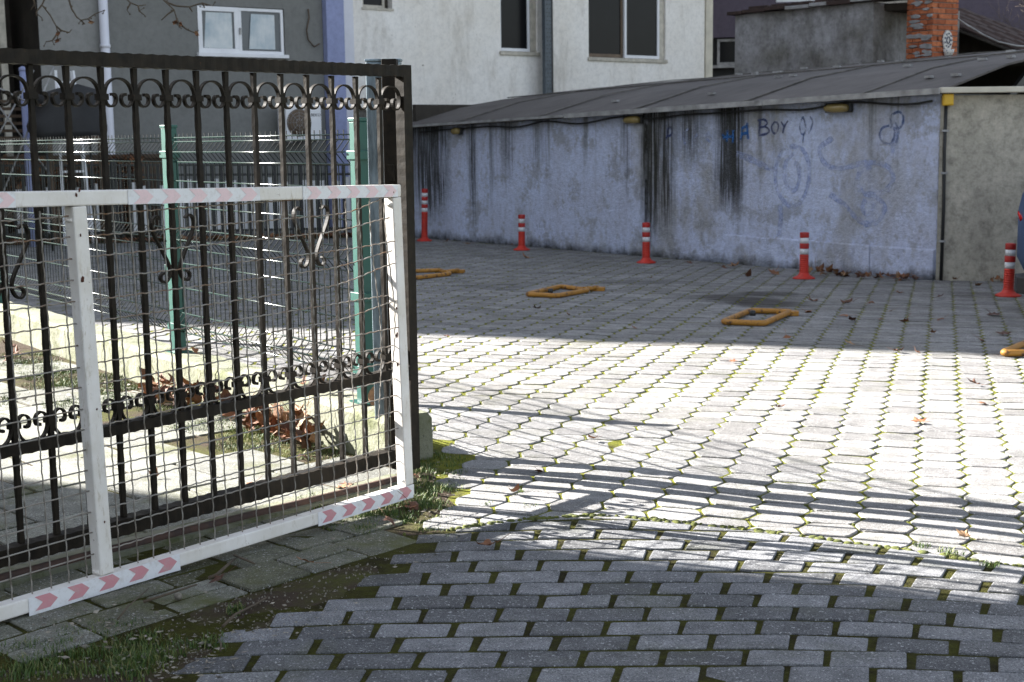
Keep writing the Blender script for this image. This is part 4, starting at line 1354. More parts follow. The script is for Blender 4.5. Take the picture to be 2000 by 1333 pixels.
# ------------------------------------------------------------------ parked car at the right edge
def car():
    ax = Vector((.82, .57, 0)).normalized()
    rear = Vector((4.29, 10.30, 0)); rz = math.atan2(ax.y, ax.x)
    t = thing('parked_car', 'blue parked car with red tail lamp at the right edge', 'car', (rear.x, rear.y, gz(rear.x, rear.y)), rz)
    # sections along x (rear 0 -> front 4.1): half width and (z) outline
    secs = [(0.0, .62, .42, .86, .98), (.06, .76, .30, .90, 1.06), (.30, .84, .22, .93, 1.20), (.75, .85, .20, .93, 1.44), (1.5, .86, .20, .92, 1.49), (2.1, .86, .20, .92, 1.47), (2.9, .85, .20, .93, 1.02), (3.6, .80, .24, .84, .86), (3.98, .66, .32, .62, .68)]
    b = MB(); vs_ = []
    for x, hw, z0, zw, zt in secs:
        cab = .70 if zt > 1.15 else .86
        ring = [(-hw * .9, z0), (-hw, z0 + .12), (-hw, zw - .12), (-hw * .96, zw), (-hw * cab, zt - .06 if zt > zw + .1 else zt), (-hw * cab * .8, zt), (0, zt + .015), (hw * cab * .8, zt), (hw * cab, zt - .06 if zt > zw + .1 else zt), (hw * .96, zw), (hw, zw - .12), (hw, z0 + .12), (hw * .9, z0)]
        vs_ += [(x, y, z) for y, z in ring]
    m_ = 13
    fs_ = [(i*m_+k, i*m_+(k+1) % m_, (i+1)*m_+(k+1) % m_, (i+1)*m_+k) for i in range(len(secs)-1) for k in range(m_)]
    fs_ += [tuple(reversed(range(m_))), tuple((len(secs)-1)*m_+k for k in range(m_))]
    b.add(vs_, [f[::-1] for f in fs_], True); body = b.build('body', M['carpaint'], t)
    for sy in (-1, 1):
        b = MB(); b.add([(.45, sy*.80, .99), (.95, sy*.735, 1.38), (2.15, sy*.725, 1.38), (2.75, sy*.80, .99), (.45, sy*.86, .97), (2.75, sy*.86, .97)], [(0, 3, 2, 1) if sy > 0 else (0, 1, 2, 3)])
        b.build('side_window', M['glass'], t)
        b = MB(); b.tube([(.05, sy*.71, .70), (.08, sy*.745, .75), (.18, sy*.79, .80)], [.022, .032, .026], 8); b.build('tail_lamp', M['carred'], t)
        for x in (.72, 3.2):
            w = MB(); w.lathe([(.18, -.09), (.29, -.10), (.305, -.06), (.305, .06), (.29, .10), (.18, .09)], 28)
            w.v = [(vx + x, vz + sy * .76, vy + .305) for vx, vy, vz in w.v]
            wh = w.build('wheel', M['black'], t)
            r_ = MB(); r_.lathe([(.05, -.10), (.18, -.085), (.18, .085), (.05, .10)], 20)
            r_.v = [(vx + x, vz + sy * .765, vy + .305) for vx, vy, vz in r_.v]
            r_.build('rim', M['trim'], wh)
    b = MB(); vs_ = []
    for x, hw, z0, z1_ in ((-.02, .60, .14, .26), (-.01, .70, .14, .27), (.10, .80, .14, .28), (.38, .855, .14, .27)):
        vs_ += [(x, y, z) for y in (-hw, hw) for z in (z0, z1_)]
    fs_ = [(0, 1, 3, 2)] + [(4*i, 4*i+4, 4*i+5, 4*i+1) for i in range(3)] + [(4*i+2, 4*i+3, 4*i+7, 4*i+6) for i in range(3)] + [(4*i+1, 4*i+5, 4*i+7, 4*i+3) for i in range(3)] + [(4*i, 4*i+2, 4*i+6, 4*i+4) for i in range(3)]
    b.add(vs_, fs_); b.build('bumper', M['carplastic'], t, bevel=.02)
    b = MB(); b.add([(.28, -.58, 1.17), (.28, .58, 1.17), (.70, .52, 1.43), (.70, -.52, 1.43)], [(0, 3, 2, 1)]); b.build('rear_window', M['glass'], t)
    b = MB(); b.box((-.025, 0, .52), (.01, .5, .11)); b.build('number_plate', M['frame'], t)
car()

# ------------------------------------------------------------------ buildings behind
def facade(parent, m, x0, x1, z0, z1, openings, depth=.16, extra=None, name='wall'):
    xs_ = sorted(set([x0, x1] + [v for o in openings for v in (o[0], o[1])]))
    zs_ = sorted(set([z0, z1] + [v for o in openings for v in (o[2], o[3])]))
    b = MB()
    for xa, xb in zip(xs_, xs_[1:]):
        for za, zb2 in zip(zs_, zs_[1:]):
            cx, cz = (xa+xb)/2, (za+zb2)/2
            if any(o[0] < cx < o[1] and o[2] < cz < o[3] for o in openings): continue
            b.add([(xa, 0, za), (xb, 0, za), (xb, 0, zb2), (xa, 0, zb2)], [(0, 1, 2, 3)])
    for a, c, za, zc in openings:
        b.add([(a, 0, za), (c, 0, za), (c, 0, zc), (a, 0, zc), (a, depth, za), (c, depth, za), (c, depth, zc), (a, depth, zc)],
              [(0, 4, 5, 1), (1, 5, 6, 2), (2, 6, 7, 3), (3, 7, 4, 0)])
    return b.build(name, m, parent)
def body_box(parent, m, x0, x1, y1, z0, z1, y0=0.0, name='side_wall'):
    b = MB()
    b.add([(x0, y0, z0), (x1, y0, z0), (x1, y1, z0), (x0, y1, z0), (x0, y0, z1), (x1, y0, z1), (x1, y1, z1), (x0, y1, z1)],
          [(1, 2, 6, 5), (2, 3, 7, 6), (3, 0, 4, 7), (4, 5, 6, 7)])
    return b.build(name, m, parent)
def sash(parent, m, x0, x1, z0, z1, y, fw, gm, pane=True, t_=.05, name='frame'):
    b = MB()
    b.bb(x0, x1, y, y+t_, z0, z0+fw); b.bb(x0, x1, y, y+t_, z1-fw, z1)
    b.bb(x0, x0+fw, y, y+t_, z0+fw+.0005, z1-fw-.0005); b.bb(x1-fw, x1, y, y+t_, z0+fw+.0005, z1-fw-.0005)
    f = b.build(name, m, parent, bevel=.004)
    if pane: MB().bb(x0+fw, x1-fw, y+t_*.5, y+t_*.5+.01, z0+fw, z1-fw).build('pane', gm, f)
    return f
# the off-white house
WH = Plane((-2.79, 25.0), (4.30, 30.8))
h1 = thing('house', 'off-white rendered house with dark windows above the garage roof', 'house', (WH.A.x, WH.A.y, 0), WH.rz)
def hp(u, v): return WH.hit(u, v)
xl, _ = hp(690, 150); xr, _ = hp(1376, 80)
zb1 = hp(820, 215)[1]
w1a, w1b = hp(978, 100)[0], hp(1050, 100)[0]; w1z = hp(1010, 105)[1]
w2a, w2b = hp(1150, 118)[0], hp(1300, 118)[0]; w2z = hp(1225, 118)[1]
w3a, w3b = hp(708, 10)[0], hp(766, 10)[0]; w3z = hp(735, 18)[1]
facade(h1, M['offwhite'], xl, xr, zb1, 6.6, [(w1a, w1b, w1z, w1z + 1.45), (w2a, w2b, w2z, w2z + 1.45), (w3a, w3b, w3z, w3z + .7)], .14)
body_box(h1, M['offwhite'], xl, xr, 8, zb1, 6.6)
b = MB(); b.bb(xl + .05, xr - .05, .06, 8, -1, zb1 - .002); b.build('plinth', M['cement'], h1)
b = MB(); b.bb(xl - .4, xr + .4, -.45, 8.4, 6.6, 6.8); b.build('roof', M['tile'], h1)
for (a_, c_, z_, kind_) in ((w1a, w1b, w1z, 0), (w2a, w2b, w2z, 1)):
    wnd = MB().bb(a_ + .01, c_ - .01, .13, .15, z_ + .01, z_ + 1.44).build('window', M['darkwall'], h1)
    if kind_ == 0:
        sash(wnd, M['frame'], a_ + (c_-a_) * .0 + .01, c_ - .14, z_ + .045, z_ + 1.44, .06, .055, M['glass'])
        MB().bb(c_ - .135, c_ - .01, .04, .125, z_ + .045, z_ + 1.44).build('frame', M['creamframe'], wnd)
    else:
        mid = hp(1222, 100)[0]
        sash(wnd, M['brownframe'], a_ + .01, mid + .02, z_ + .045, z_ + 1.44, .085, .07, M['glass'], t_=.04)
        sash(wnd, M['frame'], mid - .0, c_ - .15, z_ + .045, z_ + 1.44, .03, .06, M['glass'], t_=.05)
        MB().bb(c_ - .145, c_ - .01, .04, .125, z_ + .045, z_ + 1.44).build('frame', M['creamframe'], wnd)
    MB().bb(a_ - .03, c_ + .03, -.04, .12, z_ - .035, z_ + .035).build('sill', M['creamframe'], wnd, bevel=.006)
wnd = MB().bb(w3a + .01, w3b - .01, .13, .15, w3z + .01, w3z + .69).build('window', M['darkwall'], h1)
sash(wnd, M['creamframe'], w3a + .01, w3b - .12, w3z + .02, w3z + .68, .06, .05, M['glass'])
MB().bb(w3a - .02, w3b + .02, -.02, .12, w3z - .02, w3z + .018).build('sill', M['creamframe'], wnd)
# corner strips
xw0, xw1 = hp(668, 150)[0], hp(690, 150)[0]
MB().bb(xw0, xw1 - .004, -.06, .5, -.6, 6.6).build('corner_strip', M['pipe'], h1)
xc0, xc1 = hp(1377, 80)[0], hp(1390, 80)[0]
MB().bb(xc0, xc1, -.03, .4, .5, 6.6).build('corner_strip', M['cream'], h1)
# painted steel column in front of the facade
pc = P(1074, 100, 27.6); cw = .2
t = thing('steel_column', 'grey perforated steel column before the off-white house', 'column', (pc.x, pc.y, gz(pc.x, pc.y)), WH.rz)
MB().bb(-.15, .0, -.04, .05, 0, 5.4).build('flange', M['steel'], t)
MB().bb(.003, .135, .06, .16, 0, 5.4).build('flange', M['black'], t)  # black strip paints in the dark gap beside the column
MB().bb(-.02, .01, .052, .16, 0, 5.4).build('web', M['black'], t)
rv = MB()  # black dots stand for the dark lattice perforations
for k in range(60):
    for dx in (-.11, -.04): rv.box((dx + .018 * (k % 2), -.044, .9 + k * .075), (.016, .01, .016))
rv.build('lattice_dot', M['black'], t, kind='stuff')
M['greyglass'] = simple('grey_window_glass', (.10, .11, .12), .3, scale=2, bump=0)
# grey building
GB = Plane((-7.45, 20.7), (-3.15, 24.0))
h2 = thing('apartment_block', 'grey rendered building with white window and dark entrance, upper left', 'building', (GB.A.x, GB.A.y, 0), GB.rz)
def gp_(u, v): return GB.hit(u, v)
gxe = gp_(81, 150)[0]; gxp = gp_(213, 150)[0]; gxr = gp_(633, 150)[0]
wx0, wx1 = gp_(386, 60)[0], gp_(556, 60)[0]; wz0, wz1 = gp_(470, 109)[1], gp_(470, 14)[1]
facade(h2, M['greystucco'], gxp, gxr, -.8, 13, [(wx0, wx1, wz0, wz1)], .12)
facade(h2, M['palegrey'], gxe, gxp - .002, -.8, 13, [], .12)
b = MB(); b.bb(gxe, gxe + .02, .001, 1.2, -.8, 13); b.build('reveal', M['darkwall'], h2)
facade(h2, M['greystucco'], gxe - 6, gxe - 2.6, -.8, 13, [])
facade(h2, M['greystucco'], gxe - 2.6, gxe, 4.2, 13, [])
body_box(h2, M['greystucco'], gxe - 6, gxr, 10, -.8, 13)
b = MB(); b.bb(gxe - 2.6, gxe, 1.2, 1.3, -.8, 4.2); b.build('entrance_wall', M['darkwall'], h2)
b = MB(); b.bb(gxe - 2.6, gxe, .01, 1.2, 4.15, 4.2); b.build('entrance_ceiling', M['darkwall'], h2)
dx0 = gp_(27, 50)[0]
MB().bb(dx0 - .05, dx0 + .05, .5, .58, -.5, 4.1).build('door_frame', M['creamframe'], h2)
MB().bb(dx0 - 1.1, dx0 - .055, .55, .58, -.5, 3.4).build('door', M['glass'], h2)
wnd = MB().bb(wx0 + .005, wx1 - .005, .10, .12, wz0 + .005, wz1 - .005).build('window', M['frame'], h2)
mid = gp_(469, 60)[0]
fa = sash(wnd, M['frame'], wx0 + .01, mid - .02, wz0 + .03, wz1 - .01, .0, .075, M['greyglass'])
fb_ = sash(wnd, M['frame'], mid - .015, wx1 - .015, wz0 + .03, wz1 - .01, .012, .05, M['greyglass'])
for par, xa_, xb__ in ((fa, wx0 + .11, mid - .13), (fb_, mid + .16, wx1 - .17)):
    b = MB(); n_ = 24
    vs_ = []
    for i in range(n_ + 1):
        x_ = xa_ + (xb__ - xa_) * i / n_
        for z_ in (wz0 + .11, wz1 - .10): vs_.append((x_ + (.05 if z_ > wz0 + .3 else 0) * (1 - i / n_), .0215 + .003 * math.sin(i * 1.7), z_))
    b.add(vs_, [(2*i, 2*i+2, 2*i+3, 2*i+1) for i in range(n_)], True); b.build('curtain', M['curtain'], par)
MB().bb(wx0 - .03, wx1 + .03, -.07, .09, wz0 - .03, wz0 + .025).build('sill', M['frame'], wnd, bevel=.006)
MB().box((mid - .005, -.012, (wz0+wz1)/2), (.025, .03, .10)).build('handle', M['trim'], wnd)
# lilac corner pier and white downpipe
px0, px1 = gp_(634, 150)[0], gp_(668, 150)[0]
MB().bb(px0, px1, -.12, 2.4, -.8, 13).build('corner_pier', M['lilac'], h2)
dp = thing('downpipe', 'tall white downpipe on the grey building left of the window', 'downpipe', (0, 0, 0), GB.rz)
q = GB.w(gp_(204, 150)[0], -.09, 0); dp.location = (q.x, q.y, 0)
MB().tube([(0, 0, -.1), (.0, 0, .35), (0, 0, 5)], .068, 12).build('pipe', M['pipe'], dp)
for z in (.55, 2.6): MB().lathe([(.078, z), (.078, z + .05)], 14).build('joint', M['pipe'], dp)
# loose wire on the facade
pts = []
for (u, v) in ((600, 18), (602, 35), (597, 60), (600, 78), (612, 92), (622, 86)):
    s_, z_ = gp_(u, v); pts.append(GB.w(s_, -.03, z_))
o = MB().tube([p - pts[0] for p in pts], .012, 5).build('loose_wire', M['wood']); o.location = pts[0]
tag(o, 'loose dangling wire on the grey wall right of the window', 'wire')
# air conditioner
s_, z_ = gp_(590, 242)
ac = thing('air_conditioner', 'white wall mounted air conditioner unit behind the green fence', 'air conditioner', GB.w(s_ - .24, -.36, z_ - .27), GB.rz)
aw = (gp_(626, 240)[0] - gp_(553, 240)[0]) * .93
MB().bb(-aw/2, aw/2, -.13, .15, 0, .56).build('casing', M['frame'], ac, bevel=.012)
MB().lathe([(.0, 0), (.225, 0), (.235, .01)], 30).v
fb = MB(); fb.lathe([(.222, 0), (.222, .006)], 30); fb.v = [(x - aw * .14, -.134 - z, y + .28) for x, y, z in fb.v]
fan = fb.build('fan_opening', M['brownframe'], ac)
g = MB()
for r_ in (.06, .11, .16, .21):
    g.tube([(math.cos(a_) * r_ - aw * .14, -.146, math.sin(a_) * r_ + .28) for a_ in [k * math.pi / 14 for k in range(28)]], .003, 4, closed=True)
for k in range(8):
    a_ = k * math.pi / 4; g.bar((math.cos(a_) * .03 - aw * .14, -.147, math.sin(a_) * .03 + .28), (math.cos(a_) * .22 - aw * .14, -.147, math.sin(a_) * .22 + .28), .005)
g.build('grille', M['trim'], fan)
tc = bpy.data.curves.new('lettering', 'FONT'); tc.body = 'BEKO'; tc.size = .065; tc.extrude = .001; tc.align_x = 'CENTER'
to = bpy.data.objects.new('lettering', tc); COL.objects.link(to)
bpy.context.view_layer.update()
tm = bpy.data.meshes.new_from_object(to.evaluated_get(bpy.context.evaluated_depsgraph_get()))
bpy.data.objects.remove(to); tm.materials.clear(); tm.materials.append(M['black'])
to = link('lettering', tm, ac)
to.location = (aw * .34, -.133, .38); to.rotation_euler = (math.pi / 2, 0, 0); to.scale = (1.1, 1, 1)
for x in (-.25, .25):
    b = MB(); b.bb(x - .02, x + .02, -.14, .35, -.04, -.002); b.build('bracket', M['trim'], ac)
# things by the entrance of the grey building
def at(u, v, D): return P(u, v, D)
c = at(45, 150, 18.9)
t = thing('lilac_post', 'pale lilac round post standing before the dark entrance', 'post', (c.x, c.y, gz(c.x, c.y)))
MB().tube([(0, 0, -.1), (0, 0, 2.3)], .045, 10).build('shaft', M['lilac'], t); MB().lathe([(.055, 2.3), (.05, 2.34), (.01, 2.36)], 10).build('cap', M['lilac'], t)
c = at(95, 210, 19.2)
t = thing('balustrade', 'brown wooden slat railing behind the covered barbecue', 'railing', (c.x, c.y, 0), GB.rz)
for k in range(6): MB().bb(-1.7, .72, -.015, .015, 1.25 + .095 * k, 1.29 + .095 * k).build('slat', M['wood'], t)
for x in (-1.6, -.8, 0, .70): MB().bb(x - .03, x + .03, .018, .06, -.3, 1.80).build('post', M['wood'], t)
c = at(130, 205, 18.4)
t = thing('covered_barbecue', 'bulky barbecue wrapped in a black cloth cover', 'barbecue', (c.x, c.y, 0), GB.rz)
b = MB(); vs_ = []; nr = 9; nk = 22
for i in range(nr + 1):
    z = 1.28 + .62 * i / nr
    for k in range(nk):
        a_ = 2 * math.pi * k / nk
        sx = .44 + .05 * math.sin(i * .9) - (.10 if i >= nr - 1 else 0) - (.25 if i == nr else 0); sy = .28 - (.12 if i == nr else 0)
        w_ = 1 + .05 * mnoise.noise(Vector((math.cos(a_) * 2, math.sin(a_) * 2, z * 3)))
        e = .55
        ca, sa = math.cos(a_), math.sin(a_)
        vs_.append((sx * w_ * math.copysign(abs(ca) ** e, ca), sy * w_ * math.copysign(abs(sa) ** e, sa), z + (.04 * ca if i > 6 else .03 * math.sin(3 * a_) if i == 0 else 0)))
b.add(vs_, [(i*nk+k, i*nk+(k+1) % nk, (i+1)*nk+(k+1) % nk, (i+1)*nk+k) for i in range(nr) for k in range(nk)] + [tuple(reversed(range(nk))), tuple(nr*nk+k for k in range(nk))], True)
b.build('cover', M['cover'], t)
for sx in (-.36, .36):
    for sy in (-.2, .2): MB().tube([(sx, sy, gz(c.x, c.y)), (sx, sy, 1.35)], .016, 6).build('leg', M['darkmetal'], t)
c = at(131, 150, 19.6)
t = thing('step_ladder', 'white folding step ladder leaning behind the covered barbecue', 'ladder', (c.x, c.y, gz(c.x, c.y)), GB.rz)
for sx in (-1, 1):
    MB().bar((sx * .20, -.12, 0), (sx * .115, .1, 2.35), .035, .05).build('rail', M['frame'], t)
for k in range(6):
    f = .1 + k * .16; MB().box((0, -.12 + .22 * f, 2.35 * f), (.38 - .17 * f, .08, .03)).build('step', M['frame'], t)
MB().box((0, .09, 2.12), (.24, .05, .17)).build('top_plate', M['frame'], t)
c = at(20, 210, 18.6)
t = thing('drying_rack', 'thin wire drying rack crossing before the dark entrance', 'drying rack', (c.x, c.y, gz(c.x, c.y)), GB.rz)
for p, q in (((-.5, 0, .0), (.6, 0, 2.35)), ((.5, .0, .9), (-.4, 0, 2.2)), ((-.5, .05, .9), (.35, .05, 2.3)), ((-.4, 0, 2.2), (.5, 0, 1.75))):
    MB().tube([p, q], .011, 5).build('tube', M['trim'], t)

# low picket fence along the far side, hedge behind it
L1, L2 = Vector((-9.4, 18.6, 0)), Vector((-1.75, 21.75, 0))
ld = (L2 - L1).normalized(); Ll = (L2 - L1).length
pf = thing('picket_fence', 'low dark picket fence with pale boards along the far lot edge', 'fence', L1, math.atan2(ld.y, ld.x))
pk = MB().bb(-.021, .021, -.012, .012, -.02, 1.04).mesh('picket'); pk.materials.append(M['darkmetal'])
bd = MB().bb(-.045, .045, .05, .065, 0, 1.0).mesh('board'); bd.materials.append(M['frame'])
n_ = int(Ll / .13)
for i in range(n_):
    x = .06 + i * .13; w = L1 + ld * x; g_ = gz(w.x, w.y)
    link('picket', pk, pf, (x, 0, g_ + .02))
    if w.x > -7.6 and rnd.random() < .8:
        o = link('board', bd, pf, (x + .062, 0, g_ + .12)); o.scale = (rnd.uniform(.6, 1.0), 1, rnd.uniform(.58, .72) + .012 * x)
g0, g1_ = gz(L1.x, L1.y), gz(L2.x, L2.y)
for z in (.12, .93): MB().bar((0, .02, g0 + z), (Ll, .02, g1_ + z), .03, .035).build('rail', M['darkmetal'], pf)
MB().bar((0, .0, g0 + 1.07), (Ll, 0, g1_ + 1.07), .05, .03).build('cap_rail', M['darkmetal'], pf)
for i in range(5):
    x = .02 + i * (Ll - .04) / 4; w = L1 + ld * x; g_ = gz(w.x, w.y)
    MB().bb(x - .04, x + .04, -.03, .03, g_ - .03, g_ + 1.16).build('post', M['darkmetal'], pf)
hd = thing('hedge', 'brown withered hedge behind the low picket fence', 'hedge', (L1.x, L1.y, 0), math.atan2(ld.y, ld.x))
def hedge_leaves(x0, x1, z0, z1, n_, y0=.35, y1=.9):
    b = MB()
    for _ in range(n_):
        c = Vector((rnd.uniform(x0, x1), rnd.uniform(y0, y1), 0)); top = z1 + .15 * mnoise.noise(Vector((c.x * 1.2, 0, 0)))
        c.z = rnd.uniform(z0, top); s_ = rnd.uniform(.03, .06)
        R = Matrix.Rotation(rnd.uniform(0, 6.3), 3, 'Z') @ Matrix.Rotation(rnd.uniform(0, 3), 3, 'X')
        b.add([c + R @ Vector(q) * s_ for q in ((-1, 0, 0), (0, -.6, .1), (1, 0, 0), (0, .6, .1))], [(0, 1, 2, 3)])
    return b
hedge_leaves(0, 4.6, -.1, .98, 5200).build('foliage', M['leaf'], hd)
st = MB()
for _ in range(120):
    x = rnd.uniform(0, 4.6); st.tube([(x, .6, -.3), (x + rnd.uniform(-.2, .2), .6 + rnd.uniform(-.2, .2), .9)], .008, 4)
st.build('stem', M['bark'], hd)
b = MB(); b.bb(.2, 5.0, .95, 1.2, .96, 1.02); b.bb(.2, 5.0, .99, 1.15, -.3, .96); b.build('shelf', M['wood'], hd)

# cement-rendered block, chimney, dark tiled house, lilac house
c0 = P(1435, 150, 22.3); c1 = P(1704, 130, 20.6)
CB = Plane((c0.x, c0.y), (c1.x, c1.y))
h3 = thing('outbuilding', 'patched cement outbuilding with broken coping above the garage roof', 'outbuilding', (CB.A.x, CB.A.y, 0), CB.rz)
zl = CB.hit(1435, 30)[1]; zr_ = CB.hit(1704, 4)[1]
b = MB(); vs_ = []; fs_ = []; n_ = 14; zN = 8
for i in range(n_ + 1):
    for k in range(zN + 1):
        s_ = CB.L * i / n_; zt2 = zl + (zr_ - zl) * i / n_
        z = -.6 + (zt2 + .6) * k / zN
        vs_.append((s_, .018 * mnoise.noise(Vector((s_ * 2, z * 2, 0))), z))
for i in range(n_):
    for k in range(zN):
        a_ = i * (zN+1) + k; fs_.append((a_, a_+zN+1, a_+zN+2, a_+1))
b.add(vs_, fs_, True)
o_ = len(b.v)
b.v += [(0, 0, -.6), (0, 2.5, -.6), (0, 2.5, zl), (0, 0, zl), (CB.L, 0, -.6), (CB.L, 2.5, -.6), (CB.L, 2.5, zr_), (CB.L, 0, zr_)]
b.f += [(o_, o_+3, o_+2, o_+1), (o_+4, o_+5, o_+6, o_+7), (o_+3, o_+7, o_+6, o_+2)]; b.sm += [False] * 3
b.build('wall', M['cement'], h3)
x = -.08
while x < CB.L + .05:
    w_ = rnd.uniform(.22, .42); f = x / CB.L; z = zl + (zr_ - zl) * f
    m_ = M['tile'] if f < .3 or rnd.random() < .35 else M['mortar']
    MB().box((x + w_/2, .05, z + .03 + rnd.uniform(-.01, .015)), (w_ - .012, .34, .05), rnd.uniform(-.05, .05)).build('coping_tile', m_, h3, bevel=.006)
    if rnd.random() < .7: MB().box((x + w_/2, .12, z + .085), (w_ * .8, .24, .045), rnd.uniform(-.1, .1)).build('coping_tile', M['tile'], h3, bevel=.006)
    x += w_
# recessed dark wall between block and chimney
q0 = P(1706, 100, 21.6); q1 = P(1800, 100, 21.3)
RC = Plane((q0.x, q0.y), (q1.x, q1.y))
b = MB(); b.bb(0, RC.L, 0, .2, -.6, 3.4); o = b.build('rear_wall', M['beige'], h3)
o.matrix_parent_inverse = Matrix.Identity(4)
Minv = (Matrix.Translation((CB.A.x, CB.A.y, 0)) @ Matrix.Rotation(CB.rz, 4, 'Z')).inverted()
Mo = Minv @ Matrix.Translation((RC.A.x, RC.A.y, 0)) @ Matrix.Rotation(RC.rz, 4, 'Z')
o.location = Mo.to_translation(); o.rotation_euler = Mo.to_euler()
b = MB(); b.bb(-.1, RC.L + .3, -.75, .2, 2.92, 3.02); o = b.build('lintel', M['darkwall'], h3); o.location = Mo.to_translation(); o.rotation_euler = Mo.to_euler()
# chimney, corner on
cc = P(1834, 60, 20.0)
ch = thing('chimney', 'square chimney of orange bricks with mortar smeared left side', 'chimney', (cc.x, cc.y + .33, 0), math.radians(45) - .26)
S = .49; CH = .075
core = MB().bb(-S/2 + .022, S/2 - .022, -S/2 + .022, S/2 - .022, -.5, 3.5).build('core', M['mortar'], ch)
z = 1.2; k = 0
bmesh_ = {}
def brk(lx, ly_):
    key = (round(lx, 3), round(ly_, 3))
    if key not in bmesh_:
        me = MB().bb(-lx/2, lx/2, -ly_/2, ly_/2, -.031, .031).mesh('brick'); me.materials.append(M['chimbrick']); bmesh_[key] = me
    return bmesh_[key]
while z < 3.5:
    off_ = (k % 2) * .12
    for side_ in range(4):
        R = Matrix.Rotation(side_ * math.pi / 2, 3, 'Z')
        lens = [.245, .245] if k % 2 == 0 else [.12, .245, .118]
        x = -S/2
        for j_, l_ in enumerate(lens):
            if side_ in (1, 3) or True:
                # corner bricks alternate between faces
                lo = x + (.0 if (k + side_) % 2 == 0 or j_ > 0 else .10)
                hi = x + l_ - (.0 if (k + side_) % 2 == 0 or j_ < len(lens) - 1 else .10)
                cxx = (lo + hi) / 2
                p = R @ Vector((cxx, -S/2 + .05 + rnd.uniform(-.003, .003), z))
                o = link('brick', brk(hi - lo - .010, .10), ch, p, side_ * math.pi / 2)
            x += l_
    z += CH; k += 1
# smeared mortar on the left-hand face (local -x face turns to the left)
for k in range(70):
    z = rnd.uniform(1.25, 3.3); y_ = rnd.uniform(-S/2 + .05, S/2 - .05)
    b = MB(); n_ = 9; poly = []
    wr, hr = rnd.uniform(.05, .13), rnd.uniform(.018, .035)
    poly = [(y_ + wr * math.cos(2*math.pi*i/n_) * rnd.uniform(.7, 1.2), z + hr * math.sin(2*math.pi*i/n_) * rnd.uniform(.7, 1.2)) for i in range(n_)]
    poly = [(max(-S/2 + .003, min(S/2 - .003, a_)), c_) for a_, c_ in poly]
    vs_ = [(-S/2 - .004, a_, c_) for a_, c_ in poly] + [(-S/2 - .013 - .004 * rnd.random(), y_ + (a_ - y_) * .8, z + (c_ - z) * .8) for a_, c_ in poly]
    b.add(vs_, [(i, (i+1) % n_, n_ + (i+1) % n_, n_ + i) for i in range(n_)] + [tuple(range(n_, 2*n_))])
    b.build('mortar_smear', M['mortar'], ch)
M['paint_navy'] = simple('navy_glaze', (.03, .04, .10), .4, bump=0)
# ceramic wall plaque with cup
tpl = thing('wall_planter', 'oval painted ceramic wall planter hanging on the brick chimney', 'wall planter', (0, 0, 0))
lp = Matrix.Rotation(math.radians(45) - .26, 3, 'Z') @ Vector((.03, -S/2 - .012, 0))
tpl.location = (ch.location.x + lp.x, ch.location.y + lp.y, P(1851, 88, cc.y).z + .02); tpl.rotation_euler = (0, 0, math.radians(45) - .26)
b = MB(); n_ = 26; poly = []
for i in range(n_):
    a_ = 2 * math.pi * i / n_; poly.append((.095 * math.cos(a_) * (1 if math.sin(a_) > -.2 else .9), .16 * math.sin(a_) + .03))
b.add([(x, 0, z) for x, z in poly] + [(x * .9, -.018, .03 + (z - .03) * .93) for x, z in poly], [(i, (i+1) % n_, n_ + (i+1) % n_, n_ + i) for i in range(n_)] + [tuple(range(n_, 2*n_))])
b.build('plate', M['plaque'], tpl)
for i in range(9):
    a_ = 2 * math.pi * i / 9
    MB().tube([(.062 * math.cos(a_), -.017, .05 + .09 * math.sin(a_)), (.062 * math.cos(a_), -.024, .05 + .09 * math.sin(a_))], .014, 6).build('painted_motif', M['paint_navy'], tpl)
MB().tube([(.032 * math.cos(a_), -.022, .05 + .045 * math.sin(a_)) for a_ in [k * math.pi / 8 for k in range(16)]], .007, 5, closed=True).build('painted_ring', M['paint_navy'], tpl)
b = MB(); vs_ = []
for i, (r_, z) in enumerate([(.01, -.235), (.05, -.18), (.085, -.12), (.095, -.075), (.082, -.078), (.06, -.11)]):
    for k in range(11):
        a_ = math.pi * k / 10; vs_.append((r_ * math.cos(a_), -.019 - .8 * r_ * math.sin(a_), z))
b.add(vs_, [(i*11+k, i*11+k+1, (i+1)*11+k+1, (i+1)*11+k) for i in range(5) for k in range(10)], True)
b.build('cup', M['plaque'], tpl)
# dark house with old tiles, far right
q0 = P(1868, 60, 23.0); q1 = P(2150, 60, 21.0)
DH = Plane((q0.x, q0.y), (q1.x, q1.y))
h4 = thing('old_house', 'dark old house with ragged tiled roof right of the chimney', 'house', (DH.A.x, DH.A.y, 0), DH.rz)
za, zb3 = DH.hit(1872, 28)[1], DH.hit(2000, 76)[1]; xb3 = DH.hit(2000, 76)[0]; xa3 = DH.hit(1872, 28)[0]
sl_ = (zb3 - za) / (xb3 - xa3)
b = MB()
X0, X1 = -1.2, 5.0
top = lambda x: za + sl_ * (x - xa3) - .12
b.add([(X0, 0, -1), (X1, 0, -1), (X1, 0, top(X1)), (X0, 0, top(X0)), (X0, .9, -1), (X1, .9, -1), (X1, .9, top(X1)), (X0, .9, top(X0))],
      [(0, 1, 2, 3), (1, 5, 6, 2), (5, 4, 7, 6), (4, 0, 3, 7), (3, 2, 6, 7)])
b.build('gable_wall', M['darkwall'], h4)
tile_me = {}
